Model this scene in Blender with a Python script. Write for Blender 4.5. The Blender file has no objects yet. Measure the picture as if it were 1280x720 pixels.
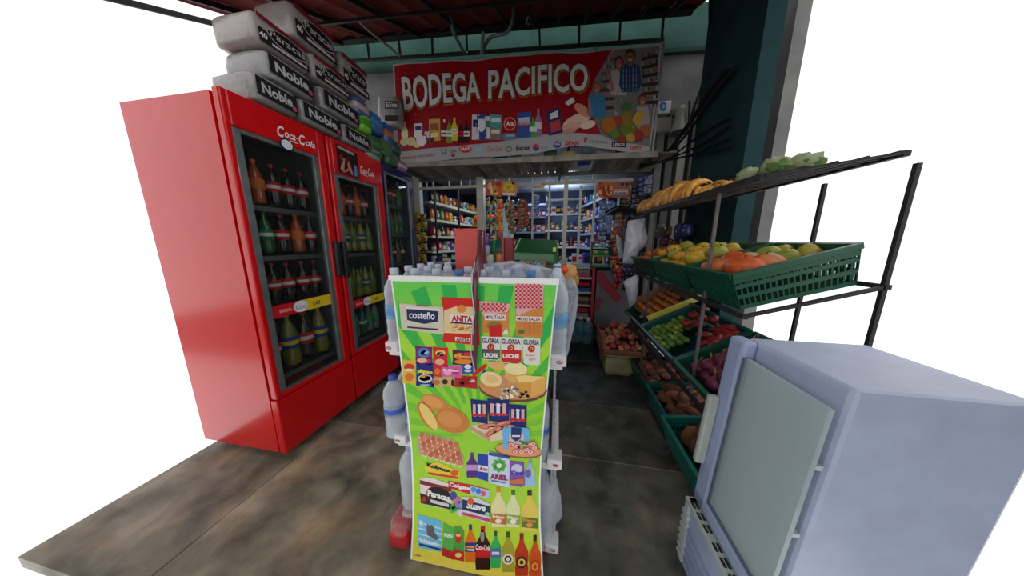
import bpy, bmesh, math, random
from mathutils import Vector, Matrix, Euler, noise
random.seed(7)
C = bpy.context.scene.collection
SC = bpy.context.scene
R = math.radians
# ------------------------------------------------------------------ camera, world, lights, exposure
FPX, PITCH, YAW, EYE = 310.0, R(10.4), R(10.4), 1.35
cam = bpy.data.objects.new('camera', bpy.data.cameras.new('camera')); C.objects.link(cam)
cam.location = (0, 0, EYE); cam.rotation_euler = (R(90)-PITCH, 0, YAW)
cam.data.sensor_width = 36; cam.data.lens = 36*FPX/1280; cam.data.clip_start = 0.02
SC.camera = cam
SC.view_settings.view_transform = 'Standard'; SC.view_settings.look = 'None'
SC.view_settings.gamma = 1; SC.view_settings.use_curve_mapping = False
SC.view_settings.exposure = 0.0
w = bpy.data.worlds.new('overcast'); SC.world = w; w.use_nodes = True
w.node_tree.nodes['Background'].inputs[0].default_value = (1.0, 1.0, 1.0, 1)
w.node_tree.nodes['Background'].inputs[1].default_value = 1.32
def lamp(name, loc, size, power, col=(1,1,1), rot=(0,0,0)):
    l = bpy.data.lights.new(name, 'AREA'); l.shape = 'RECTANGLE'; l.size = size[0]; l.size_y = size[1]
    l.energy = power; l.color = col
    o = bpy.data.objects.new(name, l); o.location = loc; o.rotation_euler = rot; C.objects.link(o); return o
lamp('shop_tube_light', (-0.6, 4.7, 2.42), (1.6, 0.1), 22, (0.72, 0.84, 1.0))
lamp('shop_tube_light_rear', (-0.2, 6.1, 2.42), (1.2, 0.1), 12, (0.75, 0.87, 1.0))

# ------------------------------------------------------------------ rays: photograph pixel -> point on a plane of the room
FW = Vector((-math.sin(YAW)*math.cos(PITCH), math.cos(YAW)*math.cos(PITCH), -math.sin(PITCH)))
RT = Vector((math.cos(YAW), math.sin(YAW), 0)); UP = RT.cross(FW); EYEP = Vector((0, 0, EYE))
def W(x, y, ax, v):
    d = FW + RT*((x-640)/FPX) + UP*((360-y)/FPX)
    return EYEP + d*((v-EYEP[ax])/d[ax])

# ------------------------------------------------------------------ materials
def srgb(c):
    return tuple((x/255/12.92 if x/255 <= .04045 else ((x/255+.055)/1.055)**2.4) for x in c)
def newmat(name):
    m = bpy.data.materials.new(name); m.use_nodes = True
    return m, m.node_tree.nodes, m.node_tree.links, m.node_tree.nodes['Principled BSDF']
def colmat(name, rough=.5, metal=0, var=.12, scale=14, bump=0, bscale=60, spec=.5, coat=0, trans=0, alpha=1):
    """colour comes from the mesh's own paint attribute, varied by noise"""
    m, n, l, b = newmat(name)
    a = n.new('ShaderNodeAttribute'); a.attribute_name = 'col'
    t = n.new('ShaderNodeTexCoord'); z = n.new('ShaderNodeTexNoise'); z.inputs['Scale'].default_value = scale
    z.inputs['Detail'].default_value = 5
    l.new(t.outputs['Object'], z.inputs['Vector'])
    mr = n.new('ShaderNodeMapRange'); mr.inputs[1].default_value = .3; mr.inputs[2].default_value = .7
    mr.inputs[3].default_value = 1-var; mr.inputs[4].default_value = 1+var*.6
    l.new(z.outputs['Fac'], mr.inputs[0])
    mx = n.new('ShaderNodeVectorMath'); mx.operation = 'SCALE'
    l.new(a.outputs['Color'], mx.inputs[0]); l.new(mr.outputs[0], mx.inputs['Scale'])
    l.new(mx.outputs[0], b.inputs['Base Color'])
    b.inputs['Roughness'].default_value = rough; b.inputs['Metallic'].default_value = metal
    b.inputs['Specular IOR Level'].default_value = spec; b.inputs['Coat Weight'].default_value = coat
    b.inputs['Coat Roughness'].default_value = .1
    if bump:
        z2 = n.new('ShaderNodeTexNoise'); z2.inputs['Scale'].default_value = bscale; z2.inputs['Detail'].default_value = 4
        l.new(t.outputs['Object'], z2.inputs['Vector'])
        bp = n.new('ShaderNodeBump'); bp.inputs['Strength'].default_value = bump; bp.inputs['Distance'].default_value = .01
        l.new(z2.outputs['Fac'], bp.inputs['Height']); l.new(bp.outputs[0], b.inputs['Normal'])
    if alpha < 1:
        tr = n.new('ShaderNodeBsdfTransparent'); ms = n.new('ShaderNodeMixShader'); out = n['Material Output']
        lw = n.new('ShaderNodeLayerWeight'); lw.inputs['Blend'].default_value = .35
        am = n.new('ShaderNodeMapRange'); am.inputs[3].default_value = alpha; am.inputs[4].default_value = min(1, alpha+.6)
        l.new(lw.outputs['Facing'], am.inputs[0]); l.new(am.outputs[0], ms.inputs[0])
        l.new(tr.outputs[0], ms.inputs[1]); l.new(b.outputs[0], ms.inputs[2]); l.new(ms.outputs[0], out.inputs['Surface'])
    return m
M = dict(
    matte=colmat('painted_surface', .75, var=.15, spec=.3),
    plastic=colmat('moulded_plastic', .4, var=.08),
    gloss=colmat('glossy_enamel', .22, var=.05, coat=.3),
    metal=colmat('worn_steel', .45, metal=.6, var=.25, bump=.1),
    dull=colmat('dark_painted_steel', .6, var=.3, spec=.3),
    print=colmat('printed_vinyl', .5, var=.05, scale=30, spec=.25),
    film=colmat('wrinkled_clear_film', .12, var=.1, alpha=.28, bump=.5, bscale=35),
    wrap=colmat('glossy_packaging_film', .25, var=.1, bump=.35, bscale=40, coat=.3),
    pet=colmat('clear_bottle_plastic', .12, var=.1, alpha=.42, bump=.15, bscale=50),
    liquid=colmat('bottled_drink', .1, var=.1, coat=.5),
    fruit=colmat('fruit_skin', .42, var=.35, scale=28, bump=.12, bscale=80),
    earth=colmat('earthy_root_skin', .85, var=.45, scale=22, bump=.5, bscale=60, spec=.2),
    wood=colmat('rough_crate_wood', .8, var=.35, scale=9, bump=.3),
    card=colmat('plain_cardboard', .85, var=.15, spec=.2),
    bag=colmat('crinkled_carrier_bag', .22, var=.2, scale=18, bump=1.0, bscale=26, coat=.4),
    wall=colmat('old_plaster', .9, var=.28, scale=3.5, bump=.35, bscale=12, spec=.15),
)
def glassmat(name, tint, a0, a1, rough=.03):
    m, n, l, b = newmat(name)
    b.inputs['Base Color'].default_value = (*tint, 1); b.inputs['Roughness'].default_value = rough
    tr = n.new('ShaderNodeBsdfTransparent'); tr.inputs[0].default_value = (.93, .95, .95, 1)
    ms = n.new('ShaderNodeMixShader'); lw = n.new('ShaderNodeLayerWeight'); lw.inputs['Blend'].default_value = .3
    z = n.new('ShaderNodeTexNoise'); z.inputs['Scale'].default_value = 3
    am = n.new('ShaderNodeMapRange'); am.inputs[3].default_value = a0; am.inputs[4].default_value = a1
    ad = n.new('ShaderNodeMath'); ad.operation = 'MULTIPLY_ADD'; ad.inputs[1].default_value = .06
    l.new(lw.outputs['Facing'], am.inputs[0]); l.new(z.outputs['Fac'], ad.inputs[0]); l.new(am.outputs[0], ad.inputs[2])
    l.new(ad.outputs[0], ms.inputs[0])
    l.new(tr.outputs[0], ms.inputs[1]); l.new(b.outputs[0], ms.inputs[2]); l.new(ms.outputs[0], n['Material Output'].inputs['Surface'])
    return m
M['glass'] = glassmat('fridge_door_glass', (.05, .06, .06), .02, .5)
M['glass_pale'] = glassmat('misted_cooler_glass', (.55, .66, .68), .45, .8, .15)
def stonemat():
    m, n, l, b = newmat('worn_slate_tile')
    t = n.new('ShaderNodeTexCoord')
    a = n.new('ShaderNodeAttribute'); a.attribute_name = 'col'
    def nz(s, d=6, dist=0):
        z = n.new('ShaderNodeTexNoise'); z.inputs['Scale'].default_value = s; z.inputs['Detail'].default_value = d
        z.inputs['Distortion'].default_value = dist; l.new(t.outputs['Object'], z.inputs['Vector']); return z.outputs['Fac']
    def ramp(f, pts):
        r = n.new('ShaderNodeValToRGB'); e = r.color_ramp.elements
        e[0].position, e[0].color = pts[0][0], (*pts[0][1], 1); e[1].position, e[1].color = pts[-1][0], (*pts[-1][1], 1)
        for p, c in pts[1:-1]:
            x = e.new(p); x.color = (*c, 1)
        l.new(f, r.inputs[0]); return r.outputs[0]
    base = ramp(nz(5.5, 12, .35), [(.3, (.42, .44, .41)), (.5, (1.15, 1.15, 1.05)), (.72, (2.1, 2.1, 1.95))])
    rust = ramp(nz(4.2, 12, .5), [(.48, (0, 0, 0)), (.68, (.85, .85, .85))])
    scr = ramp(nz(11, 12, 2.2), [(.57, (0, 0, 0)), (.68, (1, 1, 1))])
    m1 = n.new('ShaderNodeMix'); m1.data_type = 'RGBA'; m1.blend_type = 'MULTIPLY'; m1.inputs[0].default_value = 1
    l.new(a.outputs['Color'], m1.inputs[6]); l.new(base, m1.inputs[7])
    m2 = n.new('ShaderNodeMix'); m2.data_type = 'RGBA'; l.new(rust, m2.inputs[0]); l.new(m1.outputs[2], m2.inputs[6])
    m2b = n.new('ShaderNodeMix'); m2b.data_type = 'RGBA'; m2b.blend_type = 'MULTIPLY'; m2b.inputs[0].default_value = 1
    l.new(m1.outputs[2], m2b.inputs[6]); m2b.inputs[7].default_value = (1.32, 1.0, .8, 1); l.new(m2b.outputs[2], m2.inputs[7])
    m3 = n.new('ShaderNodeMix'); m3.data_type = 'RGBA'; l.new(m2.outputs[2], m3.inputs[6]); m3.inputs[7].default_value = (.16, .16, .14, 1)
    sm = n.new('ShaderNodeMath'); sm.operation = 'MULTIPLY'; sm.inputs[1].default_value = .35; l.new(scr, sm.inputs[0]); l.new(sm.outputs[0], m3.inputs[0])
    l.new(m3.outputs[2], b.inputs['Base Color'])
    b.inputs['Roughness'].default_value = .5; b.inputs['Specular IOR Level'].default_value = .3
    bp = n.new('ShaderNodeBump'); bp.inputs['Strength'].default_value = .25; bp.inputs['Distance'].default_value = .01
    l.new(nz(14, 8, 1), bp.inputs['Height']); l.new(bp.outputs[0], b.inputs['Normal'])
    return m
M['stone'] = stonemat()
m, n, l, b = newmat('lit_tube'); b.inputs['Emission Color'].default_value = (.8, .9, 1, 1); b.inputs['Emission Strength'].default_value = 3; M['tube'] = m

# ------------------------------------------------------------------ mesh builder
class MB:
    def __init__(s, col=(200,200,200)): s.v = []; s.f = []; s.c = []; s.col = srgb(col)
    def color(s, c): s.col = srgb(c); return s
    def add(s, vs, fs, M4=None):
        k = len(s.v)
        for p in vs:
            p = Vector(p); s.v.append(M4 @ p if M4 else p)
        for f in fs: s.f.append([i+k for i in f]); s.c.append(s.col)
        return s
    def box(s, a, b, M4=None):
        x0,y0,z0 = a; x1,y1,z1 = b
        return s.add([(x0,y0,z0),(x1,y0,z0),(x1,y1,z0),(x0,y1,z0),(x0,y0,z1),(x1,y0,z1),(x1,y1,z1),(x0,y1,z1)],
            [(0,3,2,1),(4,5,6,7),(0,1,5,4),(1,2,6,5),(2,3,7,6),(3,0,4,7)], M4)
    def bbox(s, a, b, e=.01, M4=None):
        """box with chamfered edges"""
        lo = [min(a[i], b[i]) for i in range(3)]; hi = [max(a[i], b[i]) for i in range(3)]
        bm = bmesh.new(); bmesh.ops.create_cube(bm, size=1)
        for q in bm.verts: q.co = Vector([lo[i]+(q.co[i]+.5)*(hi[i]-lo[i]) for i in range(3)])
        bmesh.ops.bevel(bm, geom=list(bm.edges), offset=min(e, .45*min(hi[i]-lo[i] for i in range(3))), segments=2, affect='EDGES', profile=.5)
        bm.verts.index_update()
        s.add([q.co.copy() for q in bm.verts], [[q.index for q in f.verts] for f in bm.faces], M4); bm.free(); return s
    def lathe(s, prof, n=14, M4=None, cols=None):
        vs = []; k = len(prof)
        for r, z in prof:
            for i in range(n): vs.append((r*math.cos(2*math.pi*i/n), r*math.sin(2*math.pi*i/n), z))
        for j in range(k-1):
            if cols: s.col = srgb(cols[j])
            fs = [(j*n+i, j*n+(i+1)%n, (j+1)*n+(i+1)%n, (j+1)*n+i) for i in range(n)]
            if j == 0: base = len(s.v); s.add(vs, fs, M4)
            else:
                for f in fs: s.f.append([q+base for q in f]); s.c.append(s.col)
        s.f.append([base+i for i in range(n)][::-1]); s.c.append(s.col)
        s.f.append([base+(k-1)*n+i for i in range(n)]); s.c.append(s.col)
        return s
    def cyl(s, c, r, z0, z1, n=14, M4=None): return s.lathe([(r, z0), (r, z1)], n, (M4 or Matrix()) @ Matrix.Translation((c[0], c[1], 0)))
    def tube(s, pts, r, n=6, flat=1):
        pts = [Vector(p) for p in pts]; k = len(pts); vs = []
        for i, p in enumerate(pts):
            d = (pts[min(i+1, k-1)]-pts[max(i-1, 0)]).normalized()
            u = d.orthogonal() if i == 0 else (u - d*u.dot(d)); u = u.normalized(); q = d.cross(u)
            rr = r[i] if isinstance(r, (list, tuple)) else r
            for j in range(n):
                a = 2*math.pi*j/n; vs.append(p+u*math.cos(a)*rr+q*math.sin(a)*rr*flat)
        fs = [(i*n+j, i*n+(j+1)%n, (i+1)*n+(j+1)%n, (i+1)*n+j) for i in range(k-1) for j in range(n)]
        fs += [tuple(range(n))[::-1], tuple((k-1)*n+j for j in range(n))]
        return s.add(vs, fs)
    def bar(s, a, b, t=.01, h=None):
        a = Vector(a); b = Vector(b); h = h or t; d = (b-a).normalized()
        u = Vector((0,0,1)).cross(d) if abs(d.z) < .9 else Vector((1,0,0)).cross(d)
        u.normalize(); q = d.cross(u)
        vs = [e+u*sx*t/2+q*sz*h/2 for e in (a, b) for sx, sz in ((-1,-1),(1,-1),(1,1),(-1,1))]
        return s.add(vs, [(0,3,2,1),(4,5,6,7),(0,1,5,4),(1,2,6,5),(2,3,7,6),(3,0,4,7)])
    def blob(s, c, rad, seed=0, amt=.12, fr=2.2, seg=14, rings=9, M4=None, power=1):
        vs = []; c = Vector(c); rad = Vector(rad) if not isinstance(rad, (int, float)) else Vector((rad,)*3)
        def pt(th, ph):
            d = Vector((math.sin(th)*math.cos(ph), math.sin(th)*math.sin(ph), math.cos(th)))
            k = 1+amt*noise.noise(d*fr+Vector((seed*7.3, seed*3.1, seed)))*2
            d = Vector([math.copysign(abs(q)**power, q) for q in d])
            return c+Vector((d.x*rad.x, d.y*rad.y, d.z*rad.z))*k
        vs.append(pt(0, 0))
        for i in range(1, rings):
            for j in range(seg): vs.append(pt(math.pi*i/rings, 2*math.pi*j/seg))
        vs.append(pt(math.pi, 0)); fs = [(0, 1+j, 1+(j+1)%seg) for j in range(seg)]
        for i in range(rings-2):
            for j in range(seg): fs.append((1+i*seg+j, 1+(i+1)*seg+j, 1+(i+1)*seg+(j+1)%seg, 1+i*seg+(j+1)%seg))
        e = len(vs)-1; o = 1+(rings-2)*seg
        fs += [(o+j, e, o+(j+1)%seg) for j in range(seg)]
        return s.add(vs, fs, M4)
    def build(s, name, mat, parent=None, smooth=False, origin=None, hide=None):
        me = bpy.data.meshes.new(name)
        off = Vector((0,0,0)); loc = None
        if parent is not None:
            p = parent
            while p.parent: p = p.parent
            off = p.location.copy()
        elif origin is not None: off = Vector(origin)
        me.from_pydata([tuple(q-off) for q in s.v], [], s.f)
        ca = me.color_attributes.new('col', 'FLOAT_COLOR', 'CORNER')
        buf = []
        for poly, c in zip(me.polygons, s.c): buf += [*c, 1.0]*poly.loop_total
        ca.data.foreach_set('color', buf)
        me.materials.append(M[mat] if isinstance(mat, str) else mat)
        me.polygons.foreach_set('use_smooth', [smooth]*len(me.polygons))
        if smooth:
            try: me.set_sharp_from_angle(angle=R(72))
            except Exception: pass
        me.update()
        o = bpy.data.objects.new(name, me); C.objects.link(o)
        if parent is not None: o.parent = parent
        elif origin is not None: o.location = origin
        return o
def tag(o, label=None, cat=None, group=None, kind=None):
    if label: o['label'] = label
    if cat: o['category'] = cat
    if group: o['group'] = group
    if kind: o['kind'] = kind
    return o
def thing(name, label, cat, loc=(0,0,0), group=None):
    o = bpy.data.objects.new(name, None); o.empty_display_size = .1; C.objects.link(o); o.location = loc
    return tag(o, label, cat, group)
def struct(name, loc=(0,0,0)):
    o = bpy.data.objects.new(name, None); C.objects.link(o); o.location = loc; o['kind'] = 'structure'; return o
KIDS = {}
def kids(root):
    return [o for o in C.objects if o.parent == root]
def dup(root, loc, rot=(0,0,0), label=None, group=None, scale=None, kid=None):
    def cp(o, par):
        c = o.copy(); C.objects.link(c)
        if par: c.parent = par
        return c
    r = cp(root, None); r.location = loc; r.rotation_euler = rot
    if scale: r.scale = (scale,)*3 if isinstance(scale, (int, float)) else scale
    if label: r['label'] = label
    if group: r['group'] = group
    for ch in (KIDS.setdefault(root.name, kids(root))):
        c = cp(ch, r)
        for g in (KIDS.setdefault(ch.name, kids(ch))): cp(g, c)
    return r
USED = set()
def place(root, loc, rot=(0,0,0), label=None, group=None, scale=None):
    """first use moves the prototype itself, later uses copy it"""
    KIDS.setdefault(root.name, kids(root))
    for ch in KIDS[root.name]: KIDS.setdefault(ch.name, kids(ch))
    if root.name in USED: return dup(root, loc, rot, label, group, scale)
    USED.add(root.name); root.location = loc; root.rotation_euler = rot
    if scale: root.scale = (scale,)*3 if isinstance(scale, (int, float)) else scale
    if label: root['label'] = label
    if group: root['group'] = group
    return root
ORD = ['first','second','third','fourth','fifth','sixth','seventh','eighth','ninth','tenth','eleventh','twelfth','thirteenth','fourteenth','fifteenth','sixteenth']

# ------------------------------------------------------------------ flat print (lettering and pictures on signs and packs)
TX = {}
def textmesh(s, bold=0.0, shear=0.0):
    k = (s, bold, shear)
    if k in TX: return TX[k]
    cu = bpy.data.curves.new('t', 'FONT'); cu.body = s; cu.offset = bold; cu.shear = shear; cu.resolution_u = 3
    o = bpy.data.objects.new('t', cu); C.objects.link(o)
    me = bpy.data.meshes.new_from_object(o.evaluated_get(bpy.context.evaluated_depsgraph_get()))
    vs = [(v.co.x, v.co.y) for v in me.vertices]; fs = [list(p.vertices) for p in me.polygons]
    C.objects.unlink(o); bpy.data.objects.remove(o); bpy.data.meshes.remove(me)
    x0 = min(v[0] for v in vs); x1 = max(v[0] for v in vs); y0 = min(v[1] for v in vs); y1 = max(v[1] for v in vs)
    TX[k] = ([((x-x0)/(x1-x0), (y-y0)/(y1-y0)) for x, y in vs], fs, (x1-x0)/(y1-y0)); return TX[k]
class Print(MB):
    """shapes in flat coordinates (u right, v DOWN like the photo) laid on a surface by the mapper"""
    def __init__(s, mapper, step=.0004): super().__init__(); s.m = mapper; s.L = 1; s.step = step
    def lay(s, uv, fs, inc=True):
        s.add([s.m(u, v, s.L*s.step) for u, v in uv], fs)
        if inc: s.L += 1
        return s
    def poly(s, pts, col): s.color(col); return s.lay(pts, [list(range(len(pts)))])
    def rect(s, x0, y0, x1, y1, col, sl=0):
        w_ = (x1-x0)*sl; return s.poly([(x0,y0),(x1,y0+w_),(x1,y1+w_),(x0,y1)], col)
    def ell(s, cx, cy, rx, ry, col, rot=0, n=16, a0=0, a1=360):
        c_, s_ = math.cos(R(rot)), math.sin(R(rot)); P = []
        for i in range(n+(a1-a0 < 360)):
            a = R(a0+(a1-a0)*i/n); x, y = rx*math.cos(a), ry*math.sin(a); P.append((cx+x*c_-y*s_, cy+x*s_+y*c_))
        return s.poly(P, col)
    def text(s, t, x, y, w_, h, col, sl=0, bold=0.0, shear=0.0, skx=0):
        """x,y = top left; sl = slope of the baseline (v per u)"""
        vs, fs, _ = textmesh(t, bold, shear); s.color(col)
        return s.lay([(x+u*w_+skx*(1-v)*h, y+(1-v)*h+u*w_*sl) for u, v in vs], fs)
    def bottle(s, x, y, w_, h, body, cap, label=None, lc=None, tilt=0):
        """flat picture of a bottle: x,y = top left of its box"""
        k = tilt
        def q(u, v): return (x+u*w_+k*v*h, y+v*h)
        s.poly([q(.36,.12),q(.64,.12),q(.68,.22),q(.98,.42),q(1,.6),q(.93,.7),q(1,.8),q(.96,1),q(.04,1),q(0,.8),q(.07,.7),q(0,.6),q(.02,.42),q(.32,.22)], body)
        s.poly([q(.36,0),q(.64,0),q(.64,.13),q(.36,.13)], cap)
        if label:
            s.poly([q(0,.48),q(1,.48),q(1,.72),q(0,.72)], label)
            if lc: s.poly([q(.15,.56),q(.85,.56),q(.85,.64),q(.15,.64)], lc)
        return s
def finish_print(s, name, mat, parent, warp=None, maxlen=.08):
    o = s.build(name, mat, parent)
    if warp:
        bm = bmesh.new(); bm.from_mesh(o.data)
        for _ in range(5):
            e = [e for e in bm.edges if e.calc_length() > maxlen]
            if not e: break
            bmesh.ops.subdivide_edges(bm, edges=e, cuts=1, use_grid_fill=False)
            bmesh.ops.triangulate(bm, faces=[f for f in bm.faces if len(f.verts) > 4])
        root = parent
        while root.parent: root = root.parent
        for q in bm.verts: q.co += warp(q.co+root.location)
        bm.to_mesh(o.data); bm.free()
    return o
# ================================================================== THE SETTING
TILT = -.057
def zt(x): return TILT*(x+1.0)           # the front of the building sags a little towards the right
fl = struct('floor')
MB((128,126,118)).box((-2.28,1.42,-.06),(1.3,6.8,-.004)).box((-2.28,.45,-.06),(1.3,1.42,-.004)).build('screed', 'stone', fl)
xs = [(-2.4,-1.60),(-1.594,-.055),(-.049,1.3)]; ys = [(.45,1.417),(1.425,1.987),(1.993,2.772),(2.778,3.56)]
for iy, (a, b_) in enumerate(ys):
    for ix, (x0, x1) in enumerate(xs):
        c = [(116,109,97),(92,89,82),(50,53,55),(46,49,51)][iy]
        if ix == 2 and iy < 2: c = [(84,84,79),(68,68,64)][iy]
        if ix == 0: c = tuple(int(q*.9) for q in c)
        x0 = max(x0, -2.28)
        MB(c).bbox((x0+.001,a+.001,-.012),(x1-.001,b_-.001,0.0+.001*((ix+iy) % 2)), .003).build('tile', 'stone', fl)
# shop floor inside the grille
MB((120,118,112)).box((-2.6,3.66,-.012),(1.3,6.8,.004)).build('shop_floor_screed', 'matte', fl)

# tiled lean-to roof: dark rafters with clay tiles laid between them
ce = struct('ceiling')
SL = math.tan(R(25))
def rz(x, y): return 3.70+zt(x)+.06+(y-3.2)*SL
tile = None; TW, TL = .262, .42
for j in range(6):
    y0 = 3.27-(j+1)*.36
    for i in range(2 if j > 3 else 1, 17):
        x0 = -3.30+i*.27
        z0 = rz(x0, y0)
        if tile is None:
            tm = MB((92,38,34)); vs = []; n_ = 6
            for e in (0, 1):
                for yy in (0, TL):
                    for k in range(n_+1):
                        u = k/n_; vs.append((u*TW, yy, .035*math.sin(math.pi*u)**.8 + yy*SL + .018*e - .012*(yy > 0)))
            m_ = n_+1; fs = []
            for k in range(n_):
                fs += [(k, k+m_, k+m_+1, k+1), (2*m_+k, 2*m_+k+1, 3*m_+k+1, 3*m_+k), (k, k+1, 2*m_+k+1, 2*m_+k), (m_+k, 3*m_+k, 3*m_+k+1, m_+k+1)]
            tm.add(vs, fs); o = tm.build('roof_tile', 'wall', ce); tile = o; o.location = (x0, y0, z0)
        else:
            o = tile.copy(); C.objects.link(o); o.location = (x0, y0, z0)
for i in range(17):
    x = -3.31+i*.27
    if i % 2 == 0 or i > 10: MB((26,24,24)).bar((x,1.25,rz(x,1.25)-.03),(x,3.2,rz(x,3.2)-.03),.022,.04).build('rafter', 'dull', ce)
for y in (2.4,):
    MB((30,27,27)).bar((-3.3,y,rz(-3.3,y)-.07),(1.25,y,rz(1.25,y)-.05),.018,.025).build('batten', 'dull', ce)

bm_ = struct('trim_1')
a = W(427,50,1,3.2); b_ = W(905,9,1,3.2); a2 = W(372,55,1,3.2)
MB((22,22,23)).bar((-3.3,3.2,a.z+.03+(.87)*.057-.03),(1.25,3.2,b_.z+.05),.08,.11).build('roof_beam', 'dull', bm_)
ra, rb = W(430,77,1,3.3), W(830,50,1,3.3)
MB((48,58,58)).bar(ra,rb,.03,.03).build('lower_rail', 'dull', bm_)
for p, q in (((459,50),(462,75)),((498,47),(501,73)),((540,43),(541,70)),((583,40),(584,67)),((674,31),(675,61)),((724,26),(724,57)),((776,20),(774,54)),((830,14),(827,50))):
    MB((25,27,28)).bar(W(*p,1,3.3),W(*q,1,3.3),.022).build('hanger_rod', 'dull', bm_)

# facade above the grille: green band over grey plaster, the sky gap above it
wb = struct('wall_back')
def slab(mb, x0, x1, z0a, z1a, y0, y1, tilt0=True, tilt1=True):
    z00 = z0a+(zt(x0) if tilt0 else 0); z01 = z0a+(zt(x1) if tilt0 else 0); z10 = z1a+(zt(x0) if tilt1 else 0); z11 = z1a+(zt(x1) if tilt1 else 0)
    mb.add([(x0,y0,z00),(x1,y0,z01),(x1,y1,z01),(x0,y1,z00),(x0,y0,z10),(x1,y0,z11),(x1,y1,z11),(x0,y1,z10)],
        [(0,3,2,1),(4,5,6,7),(0,1,5,4),(1,2,6,5),(2,3,7,6),(3,0,4,7)])
m_ = MB((112,112,114)); slab(m_, -3.4, 1.9, 2.62, 3.64, 3.62, 3.74, False); m_.build('grey_plaster', 'wall', wb)
m_ = MB((56,88,80)); slab(m_, -3.4, 1.9, 3.64, 4.10, 3.59, 3.74); m_.build('green_band', 'wall', wb)
m_ = MB((46,70,64)); slab(m_, -3.4, 1.9, 3.625, 3.665, 3.565, 3.62); m_.build('green_ledge', 'wall', wb)
m_ = MB((150,150,146)); m_.box((-3.4,3.62,0),(-2.16,3.74,2.62)); m_.build('left_pier', 'wall', wb)
MB((84,84,88)).box((.86,3.60,0),(1.9,3.74,2.62)).build('right_pier', 'wall', wb)
wl = struct('wall_left')
MB((120,122,118)).box((-2.45,2.3,0),(-2.36,3.62,2.6)).build('left_plaster', 'wall', wl)
wr = struct('wall_right')
m_ = MB((34,60,64)); m_.box((1.25,2.12,0),(1.36,2.87,3.75)); m_.build('teal_plaster', 'wall', wr)
m_ = MB((120,120,118)); m_.box((1.80,2.70,0),(1.9,3.62,3.9)); m_.build('bare_plaster', 'wall', wr)
for k, y in enumerate((1.12, 1.24, 1.37, 1.50, 1.62)):
    MB([(120,118,114),(88,88,88),(136,134,130),(100,98,98),(122,120,118)][k]).bbox((y,3.50,0),(y+.085,3.60,2.93-.05*k),.01).build('pilaster_strip', 'wall', wr)

# inside of the shop
wi = struct('wall_shop')
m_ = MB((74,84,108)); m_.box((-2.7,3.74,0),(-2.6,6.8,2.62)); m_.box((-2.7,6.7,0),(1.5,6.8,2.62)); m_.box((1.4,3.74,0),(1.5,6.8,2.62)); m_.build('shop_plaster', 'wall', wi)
MB((206,214,224)).box((-2.7,3.66,2.62),(1.5,6.8,2.68)).build('shop_ceiling', 'wall', wi)
t_ = thing('ceiling_light', 'cool white tube lamp on the shop ceiling behind the grille', 'lamp', (-.6,4.7,2.62))
MB((225,225,225)).bbox((-1.5,4.65,2.56),(.3,4.75,2.61),.01).build('housing', 'plastic', t_)
MB((255,255,255)).tube([(-1.45,4.7,2.54),(.25,4.7,2.54)],.015,8).build('tube', 'tube', t_)

# ------------------------------------------------------------------ iron grille across the shop front
g = thing('security_grille', 'cream painted iron grille across the shop front below the red banner', 'grille', (-.6,3.55,1.03))
CR = (206,204,192)
def vb(px, t, y0=232, y1=331, pyref=280):
    x = W(px, pyref, 1, 3.55).x; z1 = W(px, y0, 1, 3.55).z; z0 = W(px, y1, 1, 3.55).z
    MB(CR).box((x-t/2,3.55-t/2,z0),(x+t/2,3.55+t/2,z1)).build('grille_bar', 'plastic', g)
for px, t in ((602,.10),(706,.055)): vb(px, t, 222)
MB(CR).bbox((W(525,280,1,3.55).x-.05,3.50,.0),(W(525,280,1,3.55).x+.05,3.6,2.3),.01).build('grille_post', 'plastic', g)
for px, t in ((619,.022),(636,.022),(665.5,.024),(686,.024),(724,.03),(741.5,.03),(757,.022),(771,.022),(784,.022)): vb(px, t)
for px in (545,574): MB((40,42,46)).box((W(px,280,1,3.56).x-.012,3.55,1.03),(W(px,280,1,3.56).x+.012,3.57,2.14)).build('dark_grille_bar', 'dull', g)
MB(CR).box((-2.1,3.53,2.11),(.9,3.57,2.145)).build('top_rail', 'plastic', g)
MB((170,172,170)).box((-.02,3.50,1.02),(.72,3.6,1.06)).build('bottom_rail', 'plastic', g)
MB(CR).box((-2.1,3.53,1.03),(-.05,3.57,1.06)).build('bottom_rail', 'plastic', g)
for px in (533,541,561,576,587,619,636,665,686,724,741): 
    x = W(px,226,1,3.55).x; MB((180,186,190)).box((x-.008,3.54,2.145),(x+.008,3.56,2.6)).build('transom_bar', 'plastic', g)
lt = MB((176,196,200))
for k in range(24):
    x = -.12+k*.028
    for sgn in (1,-1):
        xa, xb = x, x+sgn*.28
        if -.13 < xb < .55: lt.bar((xa,3.575,2.16),(xb,3.575,2.56),.006,.006)
lt.build('wire_lattice', 'metal', g)
MB((96,98,98)).bar((.10,3.53,2.56),(-.02,3.53,2.15),.03).build('brace', 'metal', g)

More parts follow.
